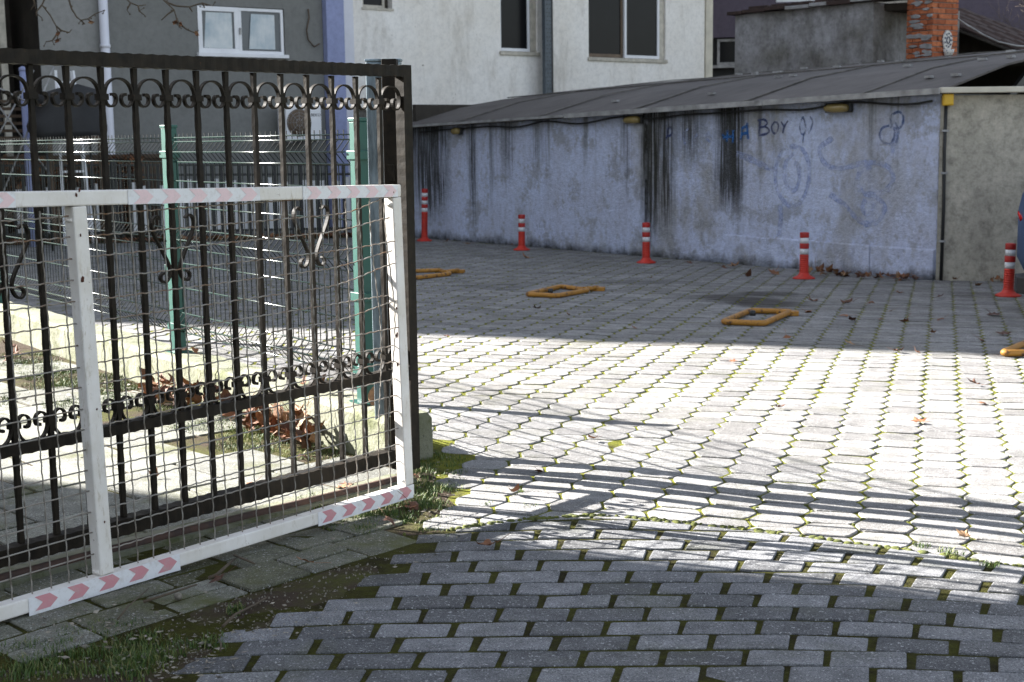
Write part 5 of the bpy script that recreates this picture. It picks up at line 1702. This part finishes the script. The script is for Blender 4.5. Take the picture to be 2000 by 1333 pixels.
for r_ in range(5):
    for i in range(14):
        x = X0 + i * .33 + rnd.uniform(-.015, .015)
        if x > 3.9: continue
        yy = -.35 + r_ * .3
        b = MB(); L_ = .4
        vs_ = []
        for kx in (0, 1):
            for ky2 in range(4):
                a_ = math.pi * ky2 / 3
                vs_.append((kx * L_, .13 * math.cos(a_) * -1, .045 * math.sin(a_)))
        if 'm' not in tile_me:
            vs_ += [(vx, vy, vz - .022) for vx, vy, vz in vs_]
            b.add(vs_, [(0, 1, 5, 4), (1, 2, 6, 5), (2, 3, 7, 6), (8, 12, 13, 9), (9, 13, 14, 10), (10, 14, 15, 11), (0, 8, 9, 1), (1, 9, 10, 2), (2, 10, 11, 3), (4, 5, 13, 12), (5, 6, 14, 13), (6, 7, 15, 14)])
            me = b.mesh('roof_tile'); me.materials.append(M['tile']); tile_me['m'] = me
        o = link('roof_tile', tile_me['m'], h4, (x, yy, top(x) + .03 + rnd.uniform(0, .02)))
        o.rotation_euler = (rnd.uniform(-.05, .05), -math.atan(sl_) + .06, rnd.uniform(-.06, .06))
        
b = MB(); b.add([(X0, -.5, top(X0) - .01), (X1, -.5, top(X1) - .01), (X1, 1.0, top(X1) - .01), (X0, 1.0, top(X0) - .01)] + [(X0, -.5, top(X0) - .05), (X1, -.5, top(X1) - .05), (X1, 1.0, top(X1) - .05), (X0, 1.0, top(X0) - .05)], [(0, 1, 2, 3), (4, 7, 6, 5), (0, 4, 5, 1)])
b.build('roof_deck', M['darkwall'], h4)
pts = [P(u, v, 20.3) for u, v in ((1860, 30), (1890, 50), (1920, 68), (1950, 82), (1985, 90), (2060, 94), (2160, 88))]
o = MB().tube([p - pts[0] for p in pts], .014, 5).build('cable', M['trim']); o.location = pts[0]; tag(o, 'pale slack cable hanging right of the brick chimney', 'cable')
# purple house
q0 = P(1392, 60, 33); q1 = P(2300, 60, 31)
PH = Plane((q0.x, q0.y), (q1.x, q1.y))
h5 = thing('far_house', 'purple rendered house far behind the chimney', 'house', (PH.A.x, PH.A.y, 0), PH.rz)
wx0, wz1 = PH.hit(1396, 74); wx1, wz0 = PH.hit(1446, 128)
ox0, oz0 = PH.hit(1528, 4)[0], PH.hit(1528, 5)[1]
facade(h5, M['purple'], -1.0, PH.L, -1.5, 8, [(wx0 - .5, wx1, wz0 - .9, wz1), (ox0 - .15, ox0 + .75, oz0, oz0 + 1.2)], .2)
body_box(h5, M['purple'], -1.0, PH.L, 6, -1.5, 8)
wnd = MB().bb(wx0 - .5, wx1, .19, .22, wz0 - .9, wz1).build('window', M['black'], h5)
sash(wnd, M['trim'], wx0 + .05, wx1 - .01, wz0 + .02, wz1 - .03, .08, .06, M['glass'])
MB().bb(wx0 - .5, wx1, -.05, .18, wz0 - .05, wz0 + .015).build('sill', M['trim'], wnd)
wnd = MB().bb(ox0 - .15, ox0 + .75, .19, .22, oz0, oz0 + 1.2).build('window', M['black'], h5)
sash(wnd, M['frame'], ox0 - .14, ox0 + .74, oz0 + .01, oz0 + 1.19, .08, .07, M['glass'])
# unseen blocks added left of the frame, shaped to shade parts of the yard
def block(name, label, R_, dvec, Lx, depth, H, back):
    d = Vector((dvec[0], dvec[1], 0)).normalized()     # along the facade, away from the corner
    bk = Vector((back[0], back[1], 0)).normalized()
    t = thing(name, label, 'building', (R_[0], R_[1], 0), 0)
    p = [Vector((0, 0, 0)), d * Lx, d * Lx + bk * depth, bk * depth]
    poly = [(q.x, q.y) for q in p]
    MB().prism(poly, -1.2, H).build('wall', M['palegrey'], t)
    return t
block('shade_block', 'tall pale unseen block left of the frame, shaped to shade the far half of the lot', (-13.65, 17.1), (-.958, .286), 24, 16, 12.6, (.286, .958))
block('shade_block', 'second pale unseen block added left of the frame to shade the pavement in front', (-12.5, 10.08), (-.93, .37), 20, 18, 10.15, (-.37, -.93))

# ------------------------------------------------------------------ trees
def branch(b, p, d, L_, r, lvl, leaves=None):
    n_ = 6; pts = [p]; rr = [r]
    for i in range(n_):
        d = (d + Vector((rnd.gauss(0, .14), rnd.gauss(0, .14), rnd.gauss(0, .10)))).normalized()
        p = p + d * (L_ / n_); pts.append(p); rr.append(r * (1 - .55 * (i + 1) / n_))
    b.tube(pts, rr, 5 if lvl else 8)
    if lvl < 3:
        for i in range(2, n_ + 1):
            for _ in range(1 if lvl == 0 and i < 4 else 2):
                a_ = Vector((rnd.gauss(0, 1), rnd.gauss(0, 1), rnd.gauss(.1, .7))).normalized()
                branch(b, pts[i], (d * .6 + a_ * .7).normalized(), L_ * rnd.uniform(.42, .62), rr[i] * .6, lvl + 1)
    return pts
tr = thing('plane_tree', 'bare tree with dangling twigs in the upper left corner', 'tree', (-8.2, 17.2, gz(-8.2, 17.2)))
b = MB(); b.tube([(0, 0, -.1), (.03, .02, 1.2), (.0, .05, 2.6), (.05, 0, 4.2)], [.17, .14, .12, .10], 12); b.build('trunk', M['bark'], tr)
b = MB()
for a_ in (1.3, 2.5, 3.9): branch(b, Vector((.03, .02, 3.6 + .25 * a_ / 2)), Vector((math.cos(a_), math.sin(a_), .7)).normalized(), 2.0, .05, 1)
# limb reaching over the yard and its hanging twigs
base = Vector(tr.location)
lw = [Vector((-8.2, 17.2, 4.1)), Vector((-7.2, 16.4, 4.3)), Vector((-6.0, 15.6, 4.0)), P(150, -120, 15.0)]
b.tube([p - base for p in lw], [.05, .035, .026, .018], 7)
lw2 = [lw[2], P(260, -60, 15.1), P(420, -30, 15.2)]
b.tube([p - base for p in lw2], [.03, .02, .01], 6)
b.build('limb', M['bark'], tr)
b = MB(); lf = []
twigs = [[(150, -120), (100, -30), (82, 10), (98, 30), (110, 52), (113, 66), (112, 80)], [(110, 52), (120, 60), (135, 64), (140, 58)], [(112, 66), (102, 80), (90, 82)], [(82, 10), (70, 25), (82, 36)],
         [(150, -60), (133, -5), (140, 18), (150, 34), (158, 40), (172, 37), (185, 28), (205, 20)], [(158, 40), (166, 48)], [(172, 37), (178, 44)],
         [(260, -60), (240, -8), (255, 6), (270, 12), (285, 10)], [(255, 6), (248, 20)], [(270, 12), (272, 22), (282, 30)],
         [(300, -50), (308, -10), (325, 5), (340, 20), (345, 36), (352, 48)], [(325, 5), (345, 12), (370, 14), (395, 6), (415, 12)], [(340, 20), (328, 28), (315, 40)], [(352, 48), (365, 58), (384, 66)], [(345, 36), (350, 50), (342, 44)],
         [(370, 14), (376, 24)], [(395, 6), (400, 16)], [(60, -20), (68, 8), (60, 20)]]
for tw in twigs:
    dd = 15.0 + rnd.uniform(-.2, .2)
    pts = [P(u, v, dd) - base for u, v in tw]
    n_ = len(pts); b.tube(pts, [.011 - .006 * i / (n_ - 1) for i in range(n_)], 5)
    lf.append(pts[-1]); lf.append(pts[-2])
    for p in pts[1:]:
        if rnd.random() < .7:
            q = p + Vector((rnd.uniform(-.05, .05), 0, rnd.uniform(-.05, .04))); b.tube([p, q], .0035, 4)
            b.lathe([(.001, -.010), (.010, 0), (.001, .010)], 5, q)
b.build('twig', M['bark'], tr, kind='stuff')
b = MB()
for p in [lf[0], lf[1], lf[-8], lf[20], lf[28], lf[26], lf[12]]:
    for _ in range(3):
        R = Matrix.Rotation(rnd.uniform(0, 6), 3, 'X') @ Matrix.Rotation(rnd.uniform(0, 6), 3, 'Z')
        b.add([p + R @ Vector(q) * .035 for q in ((-1, 0, 0), (0, -.6, .1), (1, 0, 0), (0, .6, .1))], [(0, 1, 2, 3)])
b.build('dry_leaf', M['leaf'], tr, kind='stuff')
tp_ = P(1985, 20, 26)
t2 = thing('bare_tree', 'thin bare tree twigs before the purple house, upper right', 'tree', (tp_.x + 1.2, tp_.y, gz(tp_.x, tp_.y)))
b = MB(); b.tube([(0, 0, -.3), (.05, 0, 1.8), (-.05, 0, 3.0)], [.1, .07, .05], 8); b.build('trunk', M['bark'], t2)
b = MB()
for a_ in (2.6, 3.0, 3.5, .5, 1.6, 4.4): branch(b, Vector((0, 0, 2.4 + .1 * a_)), Vector((math.cos(a_), .4 * math.sin(a_), .38)).normalized(), 1.5, .022, 1)
b.build('branch', M['bark'], t2)

# ------------------------------------------------------------------ fallen leaves
def leaf_mesh(lobes, seed, curl):
    r_ = random.Random(seed); b = MB(); out = []
    n_ = 20
    for i in range(n_):
        a_ = 2 * math.pi * i / n_
        rad = 1.0 - .42 * abs(math.sin(a_ * lobes / 2)) ** .7 if i % 1 == 0 else 1
        rad *= .75 + .25 * math.cos(a_) + r_.uniform(-.08, .08)
        x, y = rad * math.cos(a_), rad * math.sin(a_) * .85
        z = curl * (x * x * .5 + y * y * .9) + r_.uniform(-.05, .05)
        out.append((x * .5, y * .5, z * .5))
    inner = [(x * .5, y * .5, z * .35 + .02) for x, y, z in out]
    vs_ = out + inner + [(0, 0, 0)]
    fs_ = []
    for i in range(n_):
        j = (i + 1) % n_
        fs_ += [(i, j, n_ + j, n_ + i), (n_ + i, n_ + j, 2 * n_)]
    b.add(vs_, fs_)
    b.tube([(-.25, 0, 0), (-.55, .03, .06), (-.8, .0, .1)], [.012, .01, .008], 4)
    me = b.mesh('leaf'); me.materials.append(M['leaf']); return me
LM = [leaf_mesh(5, 1, .55), leaf_mesh(5, 2, .9), leaf_mesh(3, 3, 1.3), leaf_mesh(5, 4, .25), leaf_mesh(3, 5, 1.8), leaf_mesh(4, 6, -.6)]
def leaf(p, size, label, group, k=None, tilt=.35, flat=False):
    me = LM[rnd.randrange(len(LM)) if k is None else k]
    o = link('leaf', me, None, p)
    o.rotation_euler = (rnd.gauss(0, tilt), rnd.gauss(0, tilt), rnd.uniform(0, 6.3))
    o.scale = (size, size, size)
    tag(o, label, 'leaf', group)
    return o
def gl(u, v, w_px, label, group, k=None, tilt=.25, h=.012):
    p = G(u, v, h); D = p.y
    return leaf(p, max(.075, min(.24, w_px * D / F_PX * 1.3)), label, group, k, tilt)
named = [(957, 1066, 52, 'curled rust brown leaf on the grey bricks under the hexagonal paving', 2), (1003, 962, 36, 'pale upturned dry leaf on the sunlit pavers near the gate', 4),
         (1960, 652, 36, 'large orange star shaped leaf in the shade near the car', 3), (1797, 824, 44, 'big tan leaf lying alone on the sunlit pavers', 0), (1906, 750, 30, 'rust brown leaf on sunlit pavers at the right', 1),
         (1050, 603, 22, 'orange leaf in front of the barrier with the black lock', 1), (1752, 686, 28, 'pale leaf exactly on the shadow edge', 1), (1160, 857, 22, 'small brown leaf beside a thin shadow line', 2),
         (1918, 786, 26, 'cream coloured leaf on sunlit pavers at the right', 5), (872, 657, 14, 'small red leaf beside the gate end on the shadow edge', 0), (800, 990, 40, 'reddish leaf in the grass at the panel corner', 0)]
for u, v, w_, lab, k in named:
    o = gl(u, v, w_, lab, 'fallen leaves lying singly on the paving', k, .15)
FAR = ['topmost dry leaf straight behind the leaf-filled barrier', 'rust leaf touching distance right of the leaf-filled barrier', 'wide tan leaf in the middle row right of the leaf-filled barrier',
       'pale leaf below the wide tan one', 'flat leaf just in front of the pale one', 'upright twisted leaf stalk between two tan leaves', 'small round leaf right of the flat leaf', 'double orange leaf in the centre of the shaded scatter',
       'small black leaf behind the double orange leaf', 'dark low leaf right of the double orange leaf', 'long dark leaf in front of the bollard by the car', 'square brown leaf beside the orange star leaf',
       'single faint leaf far right of the centre, close to the light', 'leaf nearest the front edge of the leaf-filled barrier', 'flat leaf lying right at the shadow edge, centre right', 'leaf left of the bollard before the oval rings, nearer one',
       'leaf clump left of the oval rings bollard, near the wall', 'long leaf close behind the oval rings bollard foot', 'leftmost small leaf of the clump near the wall', 'leaf scrap right of the lone orange leaf', 'leaf scrap between two barriers near the light',
       'leaf below the drift at the garage wall', 'dark leaf in front of the garage corner', 'dark flat leaf under the beige side wall', 'pale leaf right of the tallest bollard', 'second leaf right of the tallest bollard', 'leaf left of the farthest short bollard foot',
       'tan leaf in front of the farthest short bollard', 'pale speck of leaf under the wall right of the streak bollard', 'leaf just left of the streak bollard foot', 'leaf in front of the streak bollard foot']
for (u, v, w_), lab_ in zip(((1585, 588, 26), (1577, 608, 26), (1658, 592, 30), (1652, 615, 22), (1665, 625, 24), (1700, 590, 20), (1720, 624, 16), (1768, 626, 26), (1742, 607, 14), (1838, 622, 22), (1940, 614, 40), (1917, 663, 22),
                 (1823, 650, 16), (1537, 657, 24), (1663, 672, 26), (1460, 541, 24), (1435, 520, 30), (1513, 533, 36), (1412, 523, 16), (1108, 614, 14), (1238, 640, 16), (1757, 573, 18), (1835, 580, 16), (1910, 556, 20),
                 (872, 472, 14), (915, 477, 14), (1002, 478, 16), (1028, 505, 20), (1345, 513, 16), (1250, 492, 16), (1270, 543, 12)), FAR):
    gl(u, v, w_, lab_, 'leaves scattered on the shaded paving', None)
for u, v in ((1790, 688), (1520, 796), (1886, 1046), (1430, 705), (1052, 918)):
    gl(u, v, 12, 'tiny dry leaf scrap on the sunlit hexagonal paving', 'leaf scraps on the sunlit paving')
for i in range(58):
    t_ = rnd.random() ** .8; u = 1590 + 245 * t_ + rnd.gauss(0, 6); 
    s_, _ = WALL.hit(u, 520); w = WALL.w(min(s_, L - .15), -rnd.uniform(.04, .42) - .15 * (abs(t_ - .4) < .25) * rnd.random(), 0)
    leaf(Vector((w.x, w.y, gz(w.x, w.y) + rnd.uniform(.01, .05))), rnd.uniform(.08, .15), 'brown leaf in the drift along the foot of the garage wall', 'leaves drifted along the garage wall', None, .5)
for i in range(26):
    w = SIDE.w(rnd.uniform(.1, 2.2), -rnd.uniform(.04, .25), 0)
    leaf(Vector((w.x, w.y, gz(w.x, w.y) + rnd.uniform(.01, .03))), rnd.uniform(.06, .12), 'dark leaf at the foot of the beige side wall', 'leaves along the beige side wall', None, .4)
# heap against the kerb wall
for (u, v, ru, rv_, n_) in ((600, 868, 42, 14, 26), (560, 845, 50, 14, 22), (505, 835, 40, 12, 16), (430, 812, 35, 8, 12), (340, 785, 60, 10, 20), (350, 765, 30, 10, 8), (430, 790, 20, 6, 6)):
    for _ in range(n_):
        a_ = rnd.uniform(0, 6.3); rr = rnd.random() ** .5
        p = G(u + ru * rr * math.cos(a_), v + rv_ * rr * math.sin(a_), 0)
        q = kwq(p.x, p.y)
        if q < .06: p = p + KN * (.06 - q + rnd.uniform(0, .08)); q = kwq(p.x, p.y)
        hh = (.02 + .11 * rnd.random() ** 1.3 * max(0, 1 - rr * .7)) * (1.4 if q < .2 else .8)
        leaf(Vector((p.x, p.y, gz(p.x, p.y) + hh)), rnd.uniform(.085, .145), 'rust brown dry leaf heaped against the low kerb wall', 'leaves heaped against the kerb wall', rnd.choice((1, 2, 4, 0, 5)), .8)
for s_ in (sP1 - .1, sP1 + .12, sP1 + .2, sP1 + .28, .62, .7, .75, .83, sP2 - .25, sP2 - .15):
    w = kpt(s_ + rnd.uniform(-.03, .03), rnd.uniform(.05, .17)); leaf(Vector((w.x, w.y, kern_top(s_) + .025)), rnd.uniform(.07, .12), 'dry leaf lying on top of the kerb wall', 'leaves on the kerb wall', rnd.choice((1, 2, 4)), .5)
for u, v in ((20, 678), (30, 690), (18, 700)):
    p = G(u, v, .03); leaf(p, .14, 'bright orange leaf by the kerb at the far left', 'orange leaves at the far left', rnd.choice((1, 2)), .4)
for u, v, w_ in ((665, 952, 44), (680, 945, 30), (300, 930, 20), (590, 888, 26), (612, 893, 20), (492, 945, 26)):
    gl(u, v, w_, 'dry leaf lying flat on the slabs near the gate foot', 'leaves on the slabs by the gate', None)
for u, v, w_ in ((808, 985, 40), (760, 1012, 34), (812, 930, 30), (602, 1098, 44), (430, 1128, 34)):
    gl(u, v, w_, 'weathered leaf caught in the mossy verge outside the gate', 'leaves in the mossy verge', None, .3, .02)
# leaf litter strip at the far fence
b = MB()
for _ in range(1500):
    x = rnd.uniform(0, Ll + 1.0); w = L1 + ld * x + Vector((ld.y, -ld.x, 0)) * rnd.gauss(.22, .16)
    s_ = rnd.uniform(.03, .07); c = Vector((w.x, w.y, gz(w.x, w.y) + rnd.uniform(.01, .05)))
    R = Matrix.Rotation(rnd.uniform(0, 6.3), 3, 'Z') @ Matrix.Rotation(rnd.gauss(0, .5), 3, 'X')
    b.add([c + R @ Vector(q) * s_ for q in ((-1, 0, 0), (0, -.7, .1), (1, 0, 0), (0, .7, .1))], [(0, 1, 2, 3)])
tag(b.build('leaf_litter', M['leaf'], kind='stuff'), 'strip of brown leaf litter along the far picket fence', 'leaf litter')
# soil strip beneath
b = MB()
for i in range(41):
    x = -1 + (Ll + 2) * i / 40
    for k, dd in enumerate((-.4, 0.0, .35 + .08 * math.sin(i * 1.7), .5 + .1 * math.sin(i * 1.1))):
        w = L1 + ld * x + Vector((ld.y, -ld.x, 0)) * dd; b.v.append((w.x, w.y, gz(w.x, w.y) + (.02 if k < 3 else -.01)))
b.f = [(i*4+k, (i+1)*4+k, (i+1)*4+k+1, i*4+k+1) for i in range(40) for k in range(3)]; b.sm = [True] * len(b.f)
b.build('verge', M['soil'], kind='structure')

# ------------------------------------------------------------------ grass, moss, litter, twigs
def blades(b, c, n_, rad, h, squash=1.0):
    for _ in range(n_):
        a_ = rnd.uniform(0, 6.3); r_ = rad * rnd.random() ** .6
        x, y = c.x + r_ * math.cos(a_), c.y + r_ * math.sin(a_) * squash
        z = soil_h(x, y) if (-1.75 < x < -.1 and 2.7 < y < 5.9) else gz(x, y) - .004
        z = max(z, gz(x, y) - .01)
        hh = h * rnd.uniform(.4, 1.2); an = rnd.uniform(0, 6.3); lean = rnd.uniform(.1, .9) * hh
        wv = Vector((math.cos(an + 1.57), math.sin(an + 1.57), 0)) * rnd.uniform(.0008, .0018)
        d = Vector((math.cos(an), math.sin(an), 0))
        p0 = Vector((x, y, z)); p1 = p0 + d * lean * .3 + Vector((0, 0, hh * .6)); p2 = p0 + d * lean + Vector((0, 0, hh))
        b.add([p0 - wv, p0 + wv, p1 + wv * .7, p1 - wv * .7, p2], [(0, 1, 2, 3), (3, 2, 4)])
b = MB()
for (u0, v0, u1, v1, n_, cnt, rad, h) in ((0, 1250, 330, 1330, 30, 90, .05, .022), (120, 1215, 300, 1260, 10, 70, .04, .018), (380, 1240, 450, 1270, 4, 70, .03, .018), (430, 1185, 500, 1200, 3, 40, .02, .02),
                                   (805, 880, 900, 960, 26, 75, .045, .022), (790, 960, 880, 1000, 20, 70, .04, .018), (655, 1000, 740, 1040, 22, 80, .045, .020), (740, 985, 800, 1020, 12, 60, .04, .018),
                                   (820, 1000, 900, 1050, 8, 30, .03, .015), (560, 955, 640, 1000, 8, 40, .04, .015)):
    for _ in range(n_):
        c = G(rnd.uniform(u0, u1), rnd.uniform(v0, v1)); blades(b, c, cnt, rad, h)
tag(b.build('grass', M['grass'], kind='stuff'), 'short grass tufts in the verge outside the gate', 'grass')
b = MB()
for (u0, v0, u1, v1, n_, cnt) in ((0, 690, 110, 730, 40, 80), (60, 720, 150, 760, 34, 80), (190, 730, 330, 800, 70, 80), (100, 775, 200, 800, 16, 50), (330, 800, 440, 840, 34, 60), (420, 830, 560, 880, 40, 60), (560, 870, 680, 900, 20, 50), (0, 770, 40, 790, 8, 40)):
    for _ in range(n_):
        c = G(rnd.uniform(u0, u1), rnd.uniform(v0, v1))
        if kwq(c.x, c.y) < .02: continue
        blades(b, c, cnt, .07, .016)
tag(b.build('moss_growth', M['grass'], kind='stuff'), 'bright moss and grass beside the kerb inside the gate', 'moss')
# moss cushions at paver corners and along the paving seam
b = MB()
def cushion(b, p, r_, h):
    n_ = 7; ring = [(p.x + r_ * rnd.uniform(.6, 1.2) * math.cos(6.283*i/n_), p.y + r_ * rnd.uniform(.6, 1.2) * math.sin(6.283*i/n_), p.z - .006) for i in range(n_)]
    mid = [(p.x + (x - p.x) * .6, p.y + (y - p.y) * .6, p.z + h * .7) for x, y, z in ring]
    b.add(ring + mid + [(p.x, p.y, p.z + h)], [(i, (i+1) % n_, n_ + (i+1) % n_, n_ + i) for i in range(n_)] + [(n_ + i, n_ + (i+1) % n_, 2*n_) for i in range(n_)], True)
for i in range(-60, 50):
    for j in range(-20, 60):
        c = O + e1 * (.170 * i) + e2 * (.1625 * j + (.08125 if i % 2 else 0))
        if not (4.0 < c.y < 8.5): continue
        for sx in (.0965, -.0965):
            q = c + e1 * sx
            if q.y < ybord(max(q.x, -.3)) or rnd.random() > .7 or (kwq(q.x, q.y) > -.3 and q.y > 5.35): continue
            if mnoise.noise(Vector((q.x * 1.1, q.y * 1.1, 8))) < -.22: continue
            u, v = px_of(q.x, q.y, 0)
            if not (780 < u < 2100): continue
            cushion(b, Vector((q.x + rnd.gauss(0, .004), q.y + rnd.gauss(0, .004), gz(q.x, q.y) - .003)), rnd.uniform(.007, .016), rnd.uniform(.002, .006))
for i in range(170):
    u = rnd.uniform(855, 2050); x = G(u, 1030).x; x = -.22 + (u - 855) * .00145
    y = ybord(x) + rnd.gauss(0, .006)
    cushion(b, Vector((x, y, gz(x, y) - .002)), rnd.uniform(.008, .022), rnd.uniform(.003, .009))
tag(b.build('moss', M['mosst'], kind='stuff'), 'moss cushions filling the joints between the pavers', 'moss')
b = MB()
for (uc, vc) in ((1850, 1078), (1932, 1105), (1862, 1085), (1800, 1068)):
    c = G(uc, vc); blades(b, c, 60, .03, .02)
for (uc, vc) in ((700, 1010), (850, 905), (880, 870), (1010, 960), (1035, 990), (950, 985)):
    c = G(uc, vc); blades(b, c, 50, .03, .015)
tag(b.build('weeds', M['grass'], kind='stuff'), 'small weeds growing in the seam between both pavings', 'weeds')
# pale litter
b = MB()
def scraps(u0, v0, u1, v1, n_, s0, s1_, h=.012):
    for _ in range(n_):
        p = G(rnd.uniform(u0, u1), rnd.uniform(v0, v1))
        z = max(gz(p.x, p.y), soil_h(p.x, p.y) if (-1.75 < p.x < -.1 and 2.7 < p.y < 5.9) else -9) + rnd.uniform(.003, h)
        s_ = rnd.uniform(s0, s1_); R = Matrix.Rotation(rnd.uniform(0, 6.3), 3, 'Z') @ Matrix.Rotation(rnd.gauss(0, .5), 3, 'X')
        w_ = rnd.uniform(.25, .5)
        b.add([Vector((p.x, p.y, z)) + R @ Vector(q) * s_ for q in ((-1, 0, .1), (0, -w_, 0), (1, 0, .15), (0, w_, .1))], [(0, 1, 2), (0, 2, 3)])
scraps(80, 1200, 480, 1330, 130, .004, .014); scraps(300, 1110, 620, 1260, 70, .003, .009); scraps(640, 985, 860, 1120, 80, .003, .011); scraps(800, 870, 900, 980, 60, .003, .012)
scraps(420, 1180, 720, 1250, 220, .002, .006); scraps(0, 1180, 300, 1260, 50, .004, .010); scraps(300, 1250, 420, 1333, 120, .002, .007)
scraps(0, 720, 350, 800, 70, .01, .02); scraps(900, 900, 1200, 1000, 25, .003, .008)
tag(b.build('litter', M['litter'], kind='stuff'), 'pale scraps and petals strewn over soil and verge', 'litter')
b = MB()
for _ in range(2600):
    u, v = (rnd.uniform(0, 760), rnd.uniform(1130, 1333)) if rnd.random() < .7 else (rnd.uniform(640, 880), rnd.uniform(960, 1130))
    p = G(u, v)
    if not (-1.75 < p.x < -.1 and 2.7 < p.y < 5.9): continue
    z = soil_h(p.x, p.y)
    if z < gz(p.x, p.y) - .006: continue
    s_ = rnd.uniform(.0012, .004)
    R = Matrix.Rotation(rnd.uniform(0, 6.3), 3, 'Z') @ Matrix.Rotation(rnd.uniform(0, 3), 3, 'X')
    c = Vector((p.x, p.y, z + s_ * .5)); vs_ = [c + R @ Vector(q) * s_ for q in ((-1, -1, -1), (1, -.8, -.7), (0, 1.1, -.8), (.1, 0, .9))]
    b.add(vs_, [(0, 2, 1), (0, 1, 3), (1, 2, 3), (2, 0, 3)])
tag(b.build('gravel', simple('grit', (.30, .27, .22), .95, var=.4, scale=200, bump=0), kind='stuff'), 'fine grit scattered over the bare soil', 'gravel')
for pts, r_, lab in (([(408, 1130), (425, 1122), (440, 1108), (458, 1092)], .006, 'thick forked brown twig below the white bottom rail'), ([(458, 1085), (480, 1094), (498, 1102)], .004, 'thin dark twig branching off beside the thick one'),
                     ([(435, 1224), (460, 1200), (500, 1180), (520, 1168)], .004, 'long pale twig across the soil'), ([(280, 1176), (330, 1160), (384, 1142)], .004, 'straight thin twig on the mossy slabs'), ([(430, 1272), (432, 1258), (426, 1248)], .0025, 'short curved white stalk on the soil'),
                     ([(230, 1210), (250, 1185), (290, 1150)], .0025, 'very thin stalk arched over the mossy slabs')):
    P3 = [G(u, v, .012 + .012 * (i == 1)) for i, (u, v) in enumerate(pts)]
    P3 = [Vector((p.x, p.y, max(p.z, soil_h(p.x, p.y) + .008))) for p in P3]
    o = MB().tube([p - P3[0] for p in P3], [r_ * (1 - .5 * i / len(P3)) for i in range(len(P3))], 6).build('twig', M['bark']); o.location = P3[0]
    tag(o, lab, 'twig', 'twigs lying outside the gate')
t = thing('white_pebble', 'small white crumpled ball on the mossy slabs', 'pebble', G(348, 1166, .012))
b = MB(); b.lathe([(.003, -.01), (.010, -.006), (.012, .002), (.008, .009), (.002, .011)], 8); b.build('body', M['litter'], t)
